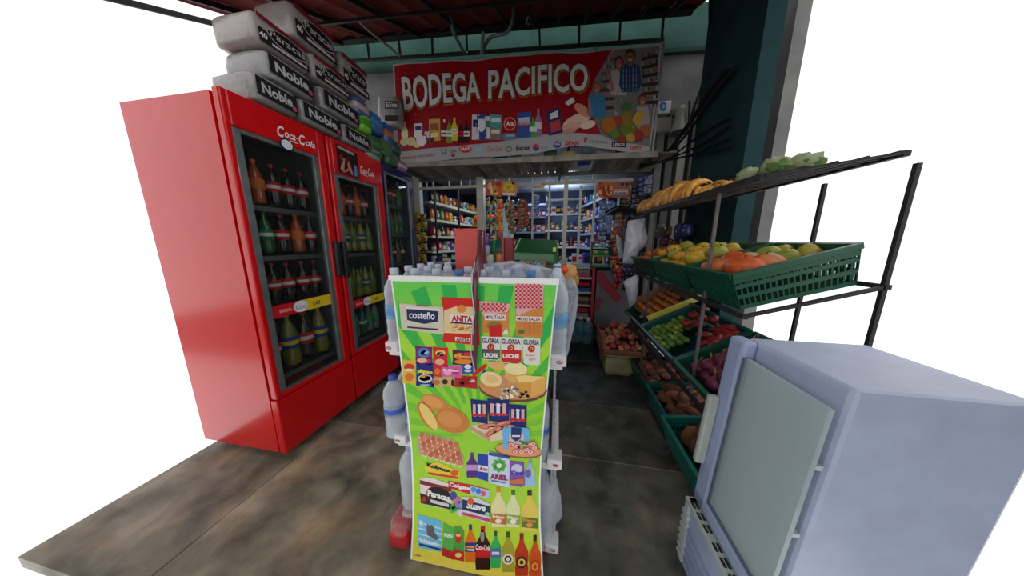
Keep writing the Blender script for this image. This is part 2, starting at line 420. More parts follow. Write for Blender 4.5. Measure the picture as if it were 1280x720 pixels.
# ------------------------------------------------------------------ slatted awning under the banner
aw = thing('slatted_canopy', 'grey slatted canopy shelf projecting over the shop counter', 'canopy', (-.6,3.0,2.25))
nb = 0; x = -2.0
while x < 1.1:
    if not (.10 < x < .33):
        m_ = MB([(138,132,124),(118,114,108),(150,146,138)][nb % 3]); m_.box((x,2.98,2.25),(x+.075,3.56,2.262+.004*(nb%2))); m_.build('slat', 'wood', aw)
    nb += 1; x += .088
fb = MB((150,144,132)); fb.bar(W(500,207,1,2.96),W(822,193,1,2.96),.04,.055); fb.build('front_beam', 'wood', aw)
MB((120,116,108)).bar((-2.05,3.54,2.235),(1.1,3.54,2.235),.03,.04).build('back_beam', 'wood', aw)
for x in (-1.9,-1.0,.02,.42,.95): MB((88,86,82)).bar((x,2.97,2.235),(x,3.56,2.235),.025,.025).build('joist', 'dull', aw)
cols = [(60,90,170),(190,190,196),(150,60,60),(90,120,90),(200,180,90)]
for k in range(9):
    x = -.8+k*.20; m_ = MB(cols[k%5]); m_.bbox((x,3.1,2.272),(x+.15,3.35,2.40-.03*(k%3)),.015)
    tag(m_.build('parcel','card',origin=(x+.07,3.2,2.272)), ['blue','pale grey','dull red','sage green','straw yellow'][k%5]+' parcel lying on the slatted canopy, '+ORD[k]+' from the left', 'parcel', 'parcels on top of the slatted canopy')
# ================================================================== BANNER
def textq(pr, t, q, col, bold=0.0, dx=0, dy=0, shear=0.0):
    """text stretched between four corners TL, TR, BR, BL"""
    vs, fs, _ = textmesh(t, bold, shear); pr.color(col); (a, b, c, d) = q
    out = []
    for u, v in vs:
        tx, ty = a[0]+(b[0]-a[0])*u, a[1]+(b[1]-a[1])*u; bx, by = d[0]+(c[0]-d[0])*u, d[1]+(c[1]-d[1])*u
        out.append((bx+(tx-bx)*v+dx, by+(ty-by)*v+dy))
    return pr.lay(out, fs)
def grow(q, e): (a, b, c, d) = q; return ((a[0]-e,a[1]-e),(b[0]+e,b[1]-e),(c[0]+e,c[1]+e),(d[0]-e,d[1]+e))
BY = 2.95
def bmap(u, v, L): return W(u, v, 1, BY-L*1.6)
def bwarp(p): return Vector((0, .012*math.sin(p.x*5.1+p.z*2)+.008*math.sin(p.x*11-p.z*4), 0))
ban = thing('shop_banner', 'red vinyl banner reading BODEGA PACIFICO above the shop front', 'banner', W(660,197,1,BY))
top = [(491,81),(560,75.5),(660,68.5),(740,62.5),(827,56.5)]
bot = [(813,191),(794,192),(763,186),(740,183.5),(717,183),(692,187),(667,192),(640,194),(600,196),(569,198.5),(540,202),(500,204)]
sh = MB((168,166,168)); f_ = [bmap(x,y,0) for x,y in top+bot]; bk = [p+Vector((0,.006,0)) for p in f_]; k = len(f_)
sh.add(f_+bk, [list(range(k))[::-1], list(range(k,2*k))]+[(i,(i+1)%k,k+(i+1)%k,k+i) for i in range(k)])
so = sh.build('banner_sheet', 'print', ban)
def subdiv(o, warp, maxlen=.09):
    bm = bmesh.new(); bm.from_mesh(o.data); root = o
    while root.parent: root = root.parent
    bmesh.ops.triangulate(bm, faces=bm.faces)
    for _ in range(6):
        e = [e for e in bm.edges if e.calc_length() > maxlen]
        if not e: break
        bmesh.ops.subdivide_edges(bm, edges=e, cuts=1); bmesh.ops.triangulate(bm, faces=[f for f in bm.faces if len(f.verts) > 3])
    for q in bm.verts: q.co += warp(q.co+root.location)
    bm.to_mesh(o.data); bm.free()
subdiv(so, bwarp)
pr = Print(bmap)
RED = (150,12,24)
pr.poly([(493,83),(560,77),(660,70),(740,64),(766,62),(757,75),(745,96),(738,118),(739,140),(748,158),(752,168),(700,166),(650,172),(600,180),(560,184),(498,189)], RED)
pr.L = 1
# shop aisle photograph at the right of the banner
pr.poly([(768,62),(824,58.5),(812,183),(770,176),(752,168),(748,158),(739,140),(738,118),(745,96),(757,75)], (120,116,118))
for i in range(7):
    for q in range(6):
        pr.L = 2; x_ = 803+q*3.2; pr.rect(x_, 67+i*11-q*.5, x_+2, 71+i*11-q*.5, [(90,84,90),(150,146,150),(60,50,54),(130,90,70)][(i+q)%4])
        pr.L = 2; x_ = 757+q*3.4-(i*2); pr.rect(x_, 72+i*9, x_+2, 76+i*9, [(60,54,60),(160,158,160),(96,60,56)][(i+q)%3]) if x_ < 776 and i < 5 and x_ > 748 else None
for i in range(6):
    y = 72+i*11; pr.L = 3
    pr.poly([(802,y),(822,y-4+i*.6),(821,y+1+i*.6),(802,y+4)], (58,42,40)); pr.poly([(742+max(0,26-i*7),y+6),(768,y+4),(768,y+8),(741+max(0,26-i*7),y+10)], (70,52,48))
PL = [3]
def person(x, y, s, hair, top_, skin=(176,120,96), w_=1.0, check=False):
    PL[0] += 8; pr.L = PL[0]; L0 = pr.L
    pr.poly([(x-s*.95*w_,y+s*1.1),(x-s*.4,y+s*.8),(x+s*.4,y+s*.8),(x+s*.95*w_,y+s*1.1),(x+s*1.15*w_,y+s*3.3),(x+s*.8*w_,y+s*4.2),(x-s*.8*w_,y+s*4.2),(x-s*1.15*w_,y+s*3.3)], top_)
    pr.poly([(x-s*1.1*w_,y+s*1.6),(x-s*.9*w_,y+s*1.4),(x-s*.5*w_,y+s*3.6),(x-s*.9*w_,y+s*3.8)], skin if not check else top_)
    if check:
        for i in range(5): pr.L = L0+2; pr.rect(x-s*.85+i*s*.38,y+s*1.2,x-s*.75+i*s*.38,y+s*4.1,(120,140,170)); pr.L = L0+3; pr.rect(x-s,y+s*1.3+i*s*.6,x+s,y+s*1.4+i*s*.6,(30,44,84))
    pr.L = L0+4; pr.poly([(x-s*.2,y+s*.4),(x+s*.2,y+s*.4),(x+s*.25,y+s*1.05),(x-s*.25,y+s*1.05)], skin)
    pr.ell(x, y-s*.1, s*.62, s*.8, hair); pr.ell(x, y+s*.12, s*.46, s*.62, skin)
    pr.ell(x-s*.17, y, s*.07, s*.06, (40,26,22)); pr.L -= 1; pr.ell(x+s*.17, y, s*.07, s*.06, (40,26,22)); pr.L -= 1; pr.ell(x, y+s*.4, s*.2, s*.07, (236,226,220))
person(774, 78, 9.5, (84,44,32), (170,164,162), (160,104,86), w_=1.2)
person(788, 70, 10.5, (48,32,28), (44,62,104), (150,96,76), w_=1.15, check=True)
person(746, 109, 9, (130,88,60), (58,118,160), (160,108,88), w_=1.15)
person(803, 125, 8.5, (96,42,32), (160,148,150), (160,104,86), w_=.9)
fruit = [(764,156,8,8,(222,132,40)),(774,151,6,5,(206,84,44)),(770,165,6,5,(110,160,60)),(785,160,8,9,(118,150,44)),(797,149,3,9,(234,190,60)),(793,151,3,9,(238,200,70)),(803,163,6,7,(212,110,60)),(796,168,6,6,(190,50,40)),(788,170,5,5,(232,180,80)),(778,171,5,4,(190,60,44))]
for x, y, rx, ry, c in fruit: pr.L = 44; pr.ell(783+(x-783)*1.15, 160+(y-160)*1.15, rx*1.2, ry*1.2, tuple(int(q*.78) for q in c), rot=20)
pr.L = 45; pr.ell(784,146,6,11,(140,112,44))
for k in range(7):
    pr.L = 46+k; a = -150+k*20; pr.poly([(782,138),(786,138),(784+14*math.cos(R(a)),137+16*math.sin(R(a)))], (60,110,56))
# products along the banner
def pk(x, y, w_, h, c, c2=None, sl=0, c3=None, t=None):
    pr.L = 3; pr.rect(x,y,x+w_,y+h,c,sl)
    if c2: pr.rect(x+w_*.12,y+h*.2,x+w_*.88,y+h*.5,c2,sl)
    if c3: pr.rect(x+w_*.2,y+h*.62,x+w_*.8,y+h*.82,c3,sl)
    if t: pr.text(t,x+w_*.14,y+h*.28,w_*.7,h*.16,c3 or (240,240,240),sl)
pr.L=3; pr.bottle(501,152,8,25,(226,214,176),(230,224,200),(236,230,206))
for x,y,r_ in ((504,177,5),(513,176,6),(521,180,5)): pr.L=5; pr.ell(x,y,r_,r_*.9,(214,196,140))
pk(517,154,11,17,(228,226,224),(40,60,120)); pr.L=6; pr.poly([(519,170),(532,170),(534,178),(528,184),(521,180)],(226,220,226))
pk(530,162,9,14,(96,44,54),(210,190,190)); pk(537,150,14,27,(206,160,84),(150,90,50),-.05,(240,214,150)); pk(533,166,10,13,(70,30,34),(230,220,220))
for x,b,c in ((552,(130,24,34),(230,220,220)),(558,(120,140,50),(60,100,50)),(564,(214,196,60),(230,214,90)),(572,(54,20,24),(180,24,34)),(579,(40,22,30),(30,30,34))): pr.L=3; pr.bottle(x,150-(x==564)*3,8,29,b,c,(226,222,214) if x!=572 else (190,30,40),b)
pk(590,143,9,32,(214,214,222),(36,52,120)); pk(596,142,12,33,(52,70,150),(226,226,236)); pr.L=6; pr.ell(602,158,4,7,(230,232,240))
pk(606,145,7,28,(222,226,226),(60,130,90)); pk(612,143,15,18,(84,160,170),(220,236,236)); pk(612,158,14,16,(130,110,104),(226,216,206))
pr.L=3; pr.ell(637,154,8,8.5,(214,150,120)); pr.ell(637,154,6.5,7,(176,24,32)); pr.text('Ace',632.5,150.5,9,6,(240,238,240),bold=.03)
pk(628,166,17,8,(90,130,170),(150,190,210)); pk(646,141,18,32,(56,84,160),(196,212,236),-.06); pr.L=7; pr.text('ARIEL',647.5,153,15,5,(210,40,50),bold=.03)
pr.L=3; pr.bottle(669,137,8,34,(150,120,170),(176,150,190),(220,210,226)); pr.L=3; pr.bottle(662,147,9,25,(80,160,60),(60,140,60),(226,236,220))
pr.L=5; pr.poly([(683,141),(699,134),(704,166),(686,170)],(38,48,100)); pr.poly([(687,143),(697,138),(698,146),(688,150)],(228,220,224)); pr.poly([(687,153),(700,149),(701,163),(689,166)],(190,60,76))
pr.L=5
for x,y,rx,ry,rt_,c in ((722,150,20,7,-24,(230,196,180)),(716,158,14,5,-12,(222,170,156)),(728,138,12,6,40,(214,150,120)),(735,156,10,5,-20,(236,206,190)),(712,164,9,3,-8,(206,140,130))): pr.ell(x,y,rx,ry,c,rt_)
pr.poly([(706,128),(716,121),(719,127),(710,132)],(226,226,236))
# lettering
def big(t, q):
    pr.L = 20
    textq(pr, t, grow(q,1.6), (176,104,36), .055, .8, 1.2); textq(pr, t, grow(q,1.0), (28,16,18), .045); textq(pr, t, q, (212,212,214), .022)
big('BODEGA', ((502,96.5),(598,88),(600,123.5),(505,138.5)))
big('PACIFICO', ((610,87.5),(735,77),(735,113),(610,124)))
pr.L = 3
sl = -.06
for t,x,y,w_,h,c,bo in (('alicorp',502,194.5,18,5,(200,40,50),.02),('molitalia',523,192.5,20,4.5,(70,70,80),0),('U',552,186,6,7,(50,60,130),.02),('CUNA',562,188,9,3,(60,40,40),.02),('LAIVE',576,184.5,12,4.5,(220,216,216),.03),('Coca-Cola',609,183,18,6,(190,40,50),0),('Bacus',645,182.5,17,6,(40,36,50),.03),('PEPSI',676,183,9,4,(120,150,190),0),('P&G',693,179,7,3,(220,226,240),0),('SiPAN',706,176.5,18,6,(200,40,50),.04),('r',730,172,5,7,(190,36,40),.04),('san fernando',738,174,22,4,(50,70,140),0),('LINOS',767,178,14,3.5,(226,226,220),.02),('TOPSY',787,182,16,5,(190,40,50),.03)):
    pr.L = 4
    if t == 'LAIVE': pr.L=3; pr.ell(582,187,8,4.5,(196,30,40))
    if t == 'P&G': pr.L=3; pr.ell(696.5,181,5,4.5,(50,60,130))
    if t == 'LINOS': pr.L=3; pr.rect(765,176,783,183,(30,30,34),.06)
    if t == 'PEPSI': pr.L=3; pr.ell(670,184.5,4,4.3,(40,60,130)); pr.ell(670,184.5,4,4.3,(200,40,50),a0=180,a1=360); pr.L=6
    if t == 'CUNA': pr.L=3; pr.ell(566.5,194,2.5,2.5,(180,30,40))
    pr.text(t,x,y,w_,h,c,sl if x < 700 else .04,bold=bo,shear=.2 if t in ('Coca-Cola','SiPAN') else 0)
pr.L=3; pr.ell(636,186,4,4,(110,120,116)); pr.ell(636,186,2.5,2.5,(160,166,160)); pr.L=3; pr.rect(594,183,602,190,(150,180,210))
finish_print(pr, 'printed_artwork', 'print', ban, bwarp)
for p in ((493,82),(560,75.5),(660,68.5),(745,62),(826,57)): MB((90,92,92)).tube([bmap(p[0],p[1]+1,0),W(p[0],p[1]-5,1,3.1)],.006,5).build('tie_cord','matte',ban)
MB((150,150,146)).bar(bmap(827,56,0)+Vector((.02,.01,.02)),bmap(813,193,0)+Vector((.02,.01,0)),.02).build('end_batten','plastic',ban)

# ================================================================== DRINK FRIDGES (left)
FX = -1.62
def fm(u, v, L): return Vector((FX+.004+L, u, v))
class PrintY(Print):                      # v is real height here (up), u runs away from the viewer
    def text(s, t, x, y, w_, h, col, sl=0, bold=0.0, shear=0.0):
        vs, fs, _ = textmesh(t, bold, shear); s.color(col); return s.lay([(x+u*w_, y+v*h+u*w_*sl) for u, v in vs], fs)
def swoosh_text(p, x, y, w_, h):
    """white flowing script on the red header"""
    c = (236,232,232)
    p.text('C', x, y-h*.12, w_*.17, h*.95, c, shear=.3, bold=.02); p.L -= 1
    p.text('oca', x+w_*.17, y, w_*.27, h*.5, c, shear=.35, bold=.02); p.L -= 1
    p.text('-', x+w_*.46, y+h*.25, w_*.06, h*.08, c); p.L -= 1
    p.text('C', x+w_*.53, y-h*.12, w_*.17, h*.95, c, shear=.3, bold=.02); p.L -= 1
    p.text('ola', x+w_*.70, y, w_*.28, h*.6, c, shear=.35, bold=.02); p.L -= 1
    p.poly([(x+w_*.10,y-h*.10),(x+w_*.25,y-h*.2),(x+w_*.5,y-h*.16),(x+w_*.5,y-h*.11),(x+w_*.25,y-h*.13)], c)
CR_ = (206,10,16)
def fridge(label, y0, y1, ztop, zg0, zg1, red=CR_, inner=(66,71,73), shelves=(), gy=None, strip=None, ribs=True):
    t = thing('drinks_fridge', label, 'fridge', (FX-.3,(y0+y1)/2,0))
    b = MB(red); xb = FX-.66
    zb = zg0-.05; b.box((xb,y0+.035,zb),(xb+.03,y1-.035,ztop-.05)); b.box((xb,y0,zb),(FX-.052,y0+.035,ztop-.05)); b.box((xb,y1-.035,zb),(FX-.052,y1,ztop-.05))
    b.box((xb,y0,ztop-.05),(FX-.052,y1,ztop-.02)); b.box((xb,y0,.06),(FX-.052,y1,zb))
    b.build('cabinet', 'gloss', t)
    c = MB(inner); c.box((xb+.031,y0+.036,zg0-.05),(xb+.04,y1-.036,ztop-.06)); c.box((xb+.03,y0+.036,zg0-.05),(FX-.06,y0+.045,ztop-.06)); c.box((xb+.03,y1-.045,zg0-.05),(FX-.06,y1-.036,ztop-.06)); c.build('liner', 'plastic', t)
    # base panel with pressed ribs
    p = MB(red).bbox((FX-.05,y0,.055),(FX,y1,zg0-.035),.008).build('base_panel', 'gloss', t)
    if ribs:
        for k in range(int((y1-y0-.12)/.03)): MB(red).box((FX-.001,y0+.06+k*.03,.10),(FX+.002,y0+.066+k*.03,.33)).build('louvre_rib', 'gloss', p)
    for yy in (y0+.07,y1-.07): MB((30,30,32)).cyl((FX-.1,yy),.02,0,.06,10).build('caster_foot', 'plastic', t)
    # door
    g0, g1 = gy
    d = MB(red).bbox((FX-.045,y0+.004,zg0-.03),(FX,g0-.035,ztop),.008); d.bbox((FX-.045,g1+.035,zg0-.03),(FX,y1-.004,ztop),.008)
    d.bbox((FX-.045,g0-.04,zg0-.03),(FX,g1+.04,zg0),.008)
    d = d.build('door', 'gloss', t)
    hd = MB(red).bbox((FX-.05,g0-.04,zg1+.02),(FX+.002,g1+.04,ztop),.008).build('header_sign', 'gloss', t)
    fr = MB((126,132,134))
    fr.bbox((FX-.035,g0-.036,zg0),(FX-.006,g0,zg1+.02),.004); fr.bbox((FX-.035,g1,zg0),(FX-.006,g1+.036,zg1+.02),.004)
    fr.box((FX-.035,g0,zg0-.001),(FX-.008,g1,zg0+.012)); fr.box((FX-.035,g0,zg1),(FX-.008,g1,zg1+.022)); fr.build('glass_frame', 'metal', d)
    MB((200,210,210)).box((FX-.028,g0,zg0+.01),(FX-.022,g1,zg1)).build('door_glass', 'glass', d)
    for z in shelves: 
        s_ = MB((120,124,124)); s_.bar((FX-.09,y0+.045,z),(FX-.09,y1-.045,z),.012,.028)
        for k in range(12): s_.bar((FX-.6,y0+.06+k*(y1-y0-.12)/11,z),(FX-.09,y0+.06+k*(y1-y0-.12)/11,z),.006)
        s_.build('wire_shelf', 'metal', t)
    return t, d, hd
SH_L = (1.545, 1.255, .945, .50); SH_R = (1.545, 1.245, .845, .49)
fA, dA, hA = fridge('red drinks fridge nearest the camera, at the left edge', 1.055, 1.612, 2.09, .45, 1.905, shelves=SH_L, gy=(1.125,1.515))
fB, dB, hB = fridge('second red drinks fridge with a picture beside the white script on its header', 1.622, 2.19, 2.09, .46, 1.83, shelves=SH_R, gy=(1.70,2.075))
p = PrintY(fm); swoosh_text(p, 1.30, 1.965, .235, .065); p.L = 1; p.ell(1.345,1.925,.04,.035,(24,30,60)); p.ell(1.345,1.925,.032,.027,(220,224,230)); p.build('header_lettering','print',hA)
p = PrintY(fm); swoosh_text(p, 1.915, 1.915, .16, .07); p.build('header_lettering','print',hB)
p = PrintY(fm); p.L=1; p.poly([(1.70,1.86),(1.895,1.86),(1.895,2.05),(1.70,2.06)],(38,22,22))
for q,c in (([(1.71,2.035),(1.86,2.025),(1.86,2.045),(1.71,2.05)],(160,160,160)),([(1.715,1.89),(1.75,1.98),(1.77,1.975),(1.745,1.875)],(200,140,116)),([(1.785,1.93),(1.80,1.99),(1.835,1.88),(1.82,1.87)],(206,120,96)),([(1.715,1.98),(1.75,2.01),(1.75,1.95),(1.73,1.93)],(130,40,44)),([(1.85,1.96),(1.88,1.95),(1.875,1.875),(1.845,1.87)],(110,130,190)),([(1.76,1.96),(1.79,1.95),(1.815,1.98),(1.80,2.0)],(110,34,38)),([(1.725,1.875),(1.745,1.87),(1.80,1.90),(1.79,1.915)],(190,110,90))): p.L=2; p.poly(q,c)
p.build('header_picture','print',hB)
def strip(d, y0, y1, z, h, off=.0):
    p = PrintY(lambda u, v, L: Vector((FX-.018+L, u, v)), .002)
    p.poly([(y0,z),(y1,z),(y1,z+h),(y0,z+h)], (196,18,28)); m_ = y0+(y1-y0)*.42
    p.poly([(m_,z),(y1,z),(y1,z+h),(m_,z+h)], (226,196,40)); p.ell(m_,z+h*.5,h*.62,h*.5,(224,226,230)); 
    p.text('Cool',m_-h*.45,z+h*.3,h*.9,h*.35,(60,90,120)); p.L-=1; p.text('1.60',m_+(y1-m_)*.36,z+h*.32,(y1-m_)*.24,h*.36,(90,80,30),bold=.02); p.L-=1; p.text('SPECIAL',y0+(m_-y0)*.2,z+h*.35,(m_-y0)*.45,h*.25,(236,220,220))
    p.build('price_strip','print',d)
strip(dA, 1.13, 1.512, .905, .075); strip(dB, 1.70, 2.07, .81, .07)
MB((24,26,30)).bbox((FX-.004,1.565,1.10),(FX+.03,1.612,1.36),.012).build('door_handle','plastic',dA)
MB((26,28,32)).bbox((FX-.004,1.632,1.08),(FX+.03,1.672,1.36),.012).build('door_handle','plastic',dB)
fC, dC, hC = fridge('dark blue drinks fridge at the far end of the fridge row', 2.20, 2.68, 2.075, .42, 1.99, red=(26,36,92), inner=(70,80,92), shelves=(1.72,1.42,1.12,.8,.5), gy=(2.245,2.60), ribs=False)
MB((30,40,96)).bbox((FX-.004,2.625,1.0),(FX+.02,2.655,1.5),.008).build('door_handle','plastic',dC)

# bottles: body, drink colour, cap and paper label
def bottle(label, h=.3, r=.042, drink=(30,14,11), cap=(200,20,26), lab=(200,20,26), mat='liquid', cat='bottle', name='soda_bottle', n=12, capmat='plastic', neck=.3, lab2=None, words=None):
    t = thing(name, label, cat)
    b = MB(drink).lathe([(r*.7,0),(r*.96,.012*h/.3),(r,.05*h/.3),(r*.93,h*.3),(r*.93,h*.33),(r,h*.38),(r*.98,h*.55),(r*.85,h*.68),(r*.5,h*.82),(r*neck,h*.88),(r*neck,h*.93)], n)
    b.build('body', mat, t, True)
    MB(cap).lathe([(r*neck*1.15,h*.925),(r*neck*1.2,h*.93),(r*neck*1.2,h*.99),(r*neck,h)], 10).build('cap', capmat, t, True)
    if lab:
        l_ = MB(lab).lathe([(r*1.01,h*.34),(r*1.035,h*.35),(r*1.04,h*.56),(r*1.0,h*.57)], n).build('bottle_label', 'print', t, True)
        if lab2: MB(lab2).lathe([(r*1.03,h*.41),(r*1.05,h*.415),(r*1.05,h*.49),(r*1.03,h*.495)], n).build('label_band', 'print', l_, True)
    return t
PR = {
 'cola': bottle('', .25,.036,lab2=(226,220,220)), 'bigcola': bottle('', .34,.048,lab2=(226,220,220)),
 'orange': bottle('', .25,.036,(176,70,20),(220,110,30),(220,110,30)), 'green': bottle('', .25,.036,(30,96,50),(20,110,60),(40,130,80),lab2=(230,230,220)),
 'yellow': bottle('', .26,.038,(150,140,30),(40,70,160),(36,60,150),lab2=(220,200,60)), 'lime': bottle('', .25,.036,(120,130,40),(90,120,40),(100,120,50)),
 'bigyellow': bottle('', .36,.05,(120,116,26),(210,190,50),(36,56,140),lab2=(224,200,50)), 'clear': bottle('', .26,.036,(150,176,170),(40,120,70),(60,150,90),mat='pet'),
}
NM = dict(cola='red-labelled cola bottle', bigcola='large cola bottle', orange='orange soda bottle', green='green soda bottle', yellow='yellow soda bottle', lime='lime yellow soda bottle', bigyellow='large yellow soda bottle', clear='clear green-labelled soda bottle')
def row(kinds, y0, y1, z, where, fr, xs_=(FX-.14,)):
    n_ = len(kinds)
    for j, x in enumerate(xs_):
        for i, k in enumerate(kinds):
            y = y0+(y1-y0)*(i+.5)/n_
            place(PR[k], (x+random.uniform(-.008,.008), y, z+.014), (0,0,random.uniform(0,6)), f'{NM[k]}, {ORD[i]} on {where}'+('' if j == 0 else ', back row'), 'bottles in the '+fr)
fa = 'nearest red fridge'
row(['cola','orange','cola','cola','cola'],1.11,1.57,1.56,'the top shelf of the nearest red fridge',fa)
row(['cola','green','cola','orange','cola'],1.11,1.57,1.27,'the second shelf of the nearest red fridge',fa,(FX-.13,FX-.24))
row(['bigcola','cola','cola','cola','cola'],1.11,1.57,.96,'the third shelf of the nearest red fridge',fa)
row(['bigcola','bigyellow','bigcola','bigyellow'],1.12,1.57,.515,'the bottom shelf of the nearest red fridge',fa,(FX-.15,FX-.28))
fb_ = 'second red fridge'
row(['cola','orange','cola','orange','cola'],1.70,2.12,1.56,'the top shelf of the second red fridge',fb_)
row(['cola','cola','orange','cola','orange'],1.70,2.12,1.26,'the second shelf of the second red fridge',fb_) if 0 else row(['lime','yellow','lime','yellow','lime'],1.70,2.12,1.26,'the second shelf of the second red fridge',fb_,(FX-.13,FX-.24))
row(['yellow','lime','lime','yellow','lime'],1.70,2.12,.86,'the third shelf of the second red fridge',fb_,(FX-.13,FX-.24))
row(['green','clear','green','clear','clear'],1.70,2.12,.505,'the bottom shelf of the second red fridge',fb_)
for z, w_, ks in ((1.135,'middle',['cola','clear','cola','lime','cola']),(.815,'fourth',['clear','clear','lime','clear','cola']),(1.435,'second',['clear','cola','clear','lime','clear']),(1.735,'top',['clear','lime','cola','cola','clear'])):
    row(ks,2.24,2.64,z-.014,f'the {w_} shelf of the dark blue fridge','dark blue fridge')

# ================================================================== PAPER PACKS stacked on the fridges
def paperpack(label, y0, y1, z0, z1, style, text, x1=FX+.02, depth=.3):
    o = (x1-depth/2,(y0+y1)/2,z0); t = thing('toilet_paper_pack', label, 'pack', o, 'toilet paper packs stacked on the fridges')
    W_, H_ = y1-y0, z1-z0
    body = MB((150,142,142) if style != 'noble' else (132,130,130))
    body.blob(((x1-depth/2),(y0+y1)/2,(z0+z1)/2),(depth/2,W_/2,H_/2),seed=y0*9+z0,amt=.02,seg=28,rings=14,power=.28)
    body.build('wrapped_rolls','wrap',t,True)
    p = PrintY(lambda u, v, L: Vector((x1+.004+L, u, v)), .0012)
    e = W_*.06
    if style == 'paracas':
        p.poly([(y0+e,z0+H_*.80),(y1-e,z0+H_*.80),(y1-e,z0+H_*.93),(y0+e,z0+H_*.93)],(120,24,34)); p.L=1
        p.poly([(y0+e,z0+H_*.08),(y1-e,z0+H_*.08),(y1-e,z0+H_*.3),(y0+e,z0+H_*.52)],(30,28,32))
        p.ell((y0+y1)/2+W_*.05,z0+H_*.52,W_*.36,H_*.27,(200,190,190)); p.ell((y0+y1)/2+W_*.05,z0+H_*.52,W_*.35,H_*.25,(24,22,26))
        p.text(text,(y0+y1)/2-W_*.26,z0+H_*.44,W_*.62,H_*.22,(196,194,194),bold=.0); p.L-=1
        p.poly([(y0+W_*.25,z0+H_*.14),(y1-W_*.12,z0+H_*.14),(y1-W_*.12,z0+H_*.22),(y0+W_*.25,z0+H_*.22)],(190,186,186)); p.L-=1; p.text('40',y0+W_*.06,z0+H_*.2,W_*.12,H_*.18,(226,224,224),bold=.02)
    else:
        p.poly([(y0+e,z0+H_*.22),(y1-e,z0+H_*.14),(y1-e,z0+H_*.76),(y0+e,z0+H_*.84)],(30,30,34))
        p.text(text,y0+W_*.16,z0+H_*.32,W_*.66,H_*.36,(186,188,190),bold=.03); p.L-=1
        p.ell(y1-W_*.14,z0+H_*.3,W_*.05,H_*.1,(180,70,110))
    p.build('pack_print','print',t)
paperpack('black printed paper pack lying nearest on the fridge top, lowest layer', 1.20,1.44,2.10,2.245,'noble','Noble')
paperpack('black banded paper pack in the lowest layer above the nearest red fridge', 1.45,1.76,2.10,2.245,'noble','Noble')
paperpack('black banded paper pack in the lowest layer above the second red fridge', 1.77,2.06,2.095,2.235,'noble','Noble')
paperpack('black banded paper pack in the second layer, cut by the left edge', 1.28,1.57,2.25,2.395,'noble','Noble')
paperpack('black banded paper pack in the second layer, right one', 1.61,1.95,2.245,2.40,'noble','Noble')
paperpack('red-topped paper pack in the third layer, cut by the left edge', 1.25,1.56,2.40,2.555,'paracas','Paracas')
paperpack('red-topped paper pack in the middle of the third layer', 1.57,1.88,2.41,2.565,'paracas','Paracas')
paperpack('big red-topped paper pack on the very top of the stack', 1.47,1.79,2.575,2.775,'paracas','Paracas')
paperpack('red-topped paper pack on the top layer at the back of the stack', 1.81,2.09,2.50,2.735,'paracas','Paracas')
def softpack(label, c, r_, col, band=None, seed=1, mat='wrap', cat='pack', name='wrapped_pack', grp='coloured packs at the far end of the paper stack'):
    t = thing(name, label, cat, (c[0],c[1],c[2]-r_[2]), grp)
    MB(col).blob(c, r_, seed, .04, 2.5, 20, 12, power=.45).build('wrapped_body', mat, t, True)
    if band: MB(band).blob(c, (r_[0]*1.03,r_[1]*1.03,r_[2]*.35), seed, .03, 2.5, 20, 8, power=.3).build('printed_band', 'print', t, True)
    return t
X0 = FX-.1
softpack('blue and white paper pack below the rear red-topped pack',(X0,1.985,2.42),(.13,.085,.075),(70,96,150),(190,170,160),1)
softpack('bright green paper pack under the blue and white one',(X0,2.02,2.325),(.13,.07,.08),(120,190,60),(60,150,40),2)
softpack('blue pack with an orange cap behind the green pack',(X0,2.17,2.39),(.12,.08,.09),(46,104,170),(60,130,190),3)
softpack('bright blue pack leaning beside the hanging white pack',(X0,2.33,2.36),(.12,.07,.10),(40,90,160),(180,110,60),4)
softpack('dark green bag low at the end of the stack',(X0,2.14,2.20),(.12,.1,.08),(50,96,60),(70,120,70),5)
softpack('green and white bag sagging over the second fridge',(X0,2.28,2.22),(.12,.09,.08),(70,120,72),None,6)
softpack('pale film bag above the dark blue fridge',(X0,2.10,2.115),(.12,.1,.05),(150,158,160),(60,120,70),7)
softpack('olive green bag above the dark blue fridge',(X0,2.36,2.15),(.12,.1,.07),(60,100,66),None,8)
softpack('pink and violet pack at the end above the blue fridge',(X0,2.52,2.13),(.11,.08,.06),(150,90,140),(190,190,190),9)
softpack('dark teal bag between the green bags and the violet pack',(X0,2.44,2.28),(.11,.08,.07),(36,80,80),None,10)
t = thing('napkin_pack', 'white and black paper pack hanging beside the left end of the banner', 'pack', W(490,160,1,2.9))
a = W(479,162,1,2.9); b_ = W(500,122,1,2.9)
MB((150,150,152)).blob((a+b_)/2,((b_.x-a.x)/2,.08,(b_.z-a.z)/2),3,.03,2,24,14,power=.35).build('wrapped_body','wrap',t,True)
pr = Print(lambda u,v,L: W(u,v,1,2.815-L), .002)
pr.rect(481,126,498,136,(60,60,64)); pr.rect(481,144,498,151,(30,30,34)); pr.L=2; pr.text('Elite',483,128,13,6,(220,220,222)); pr.L=2; pr.text('11',487,137,6,5,(60,60,64)); pr.build('pack_print','print',t)
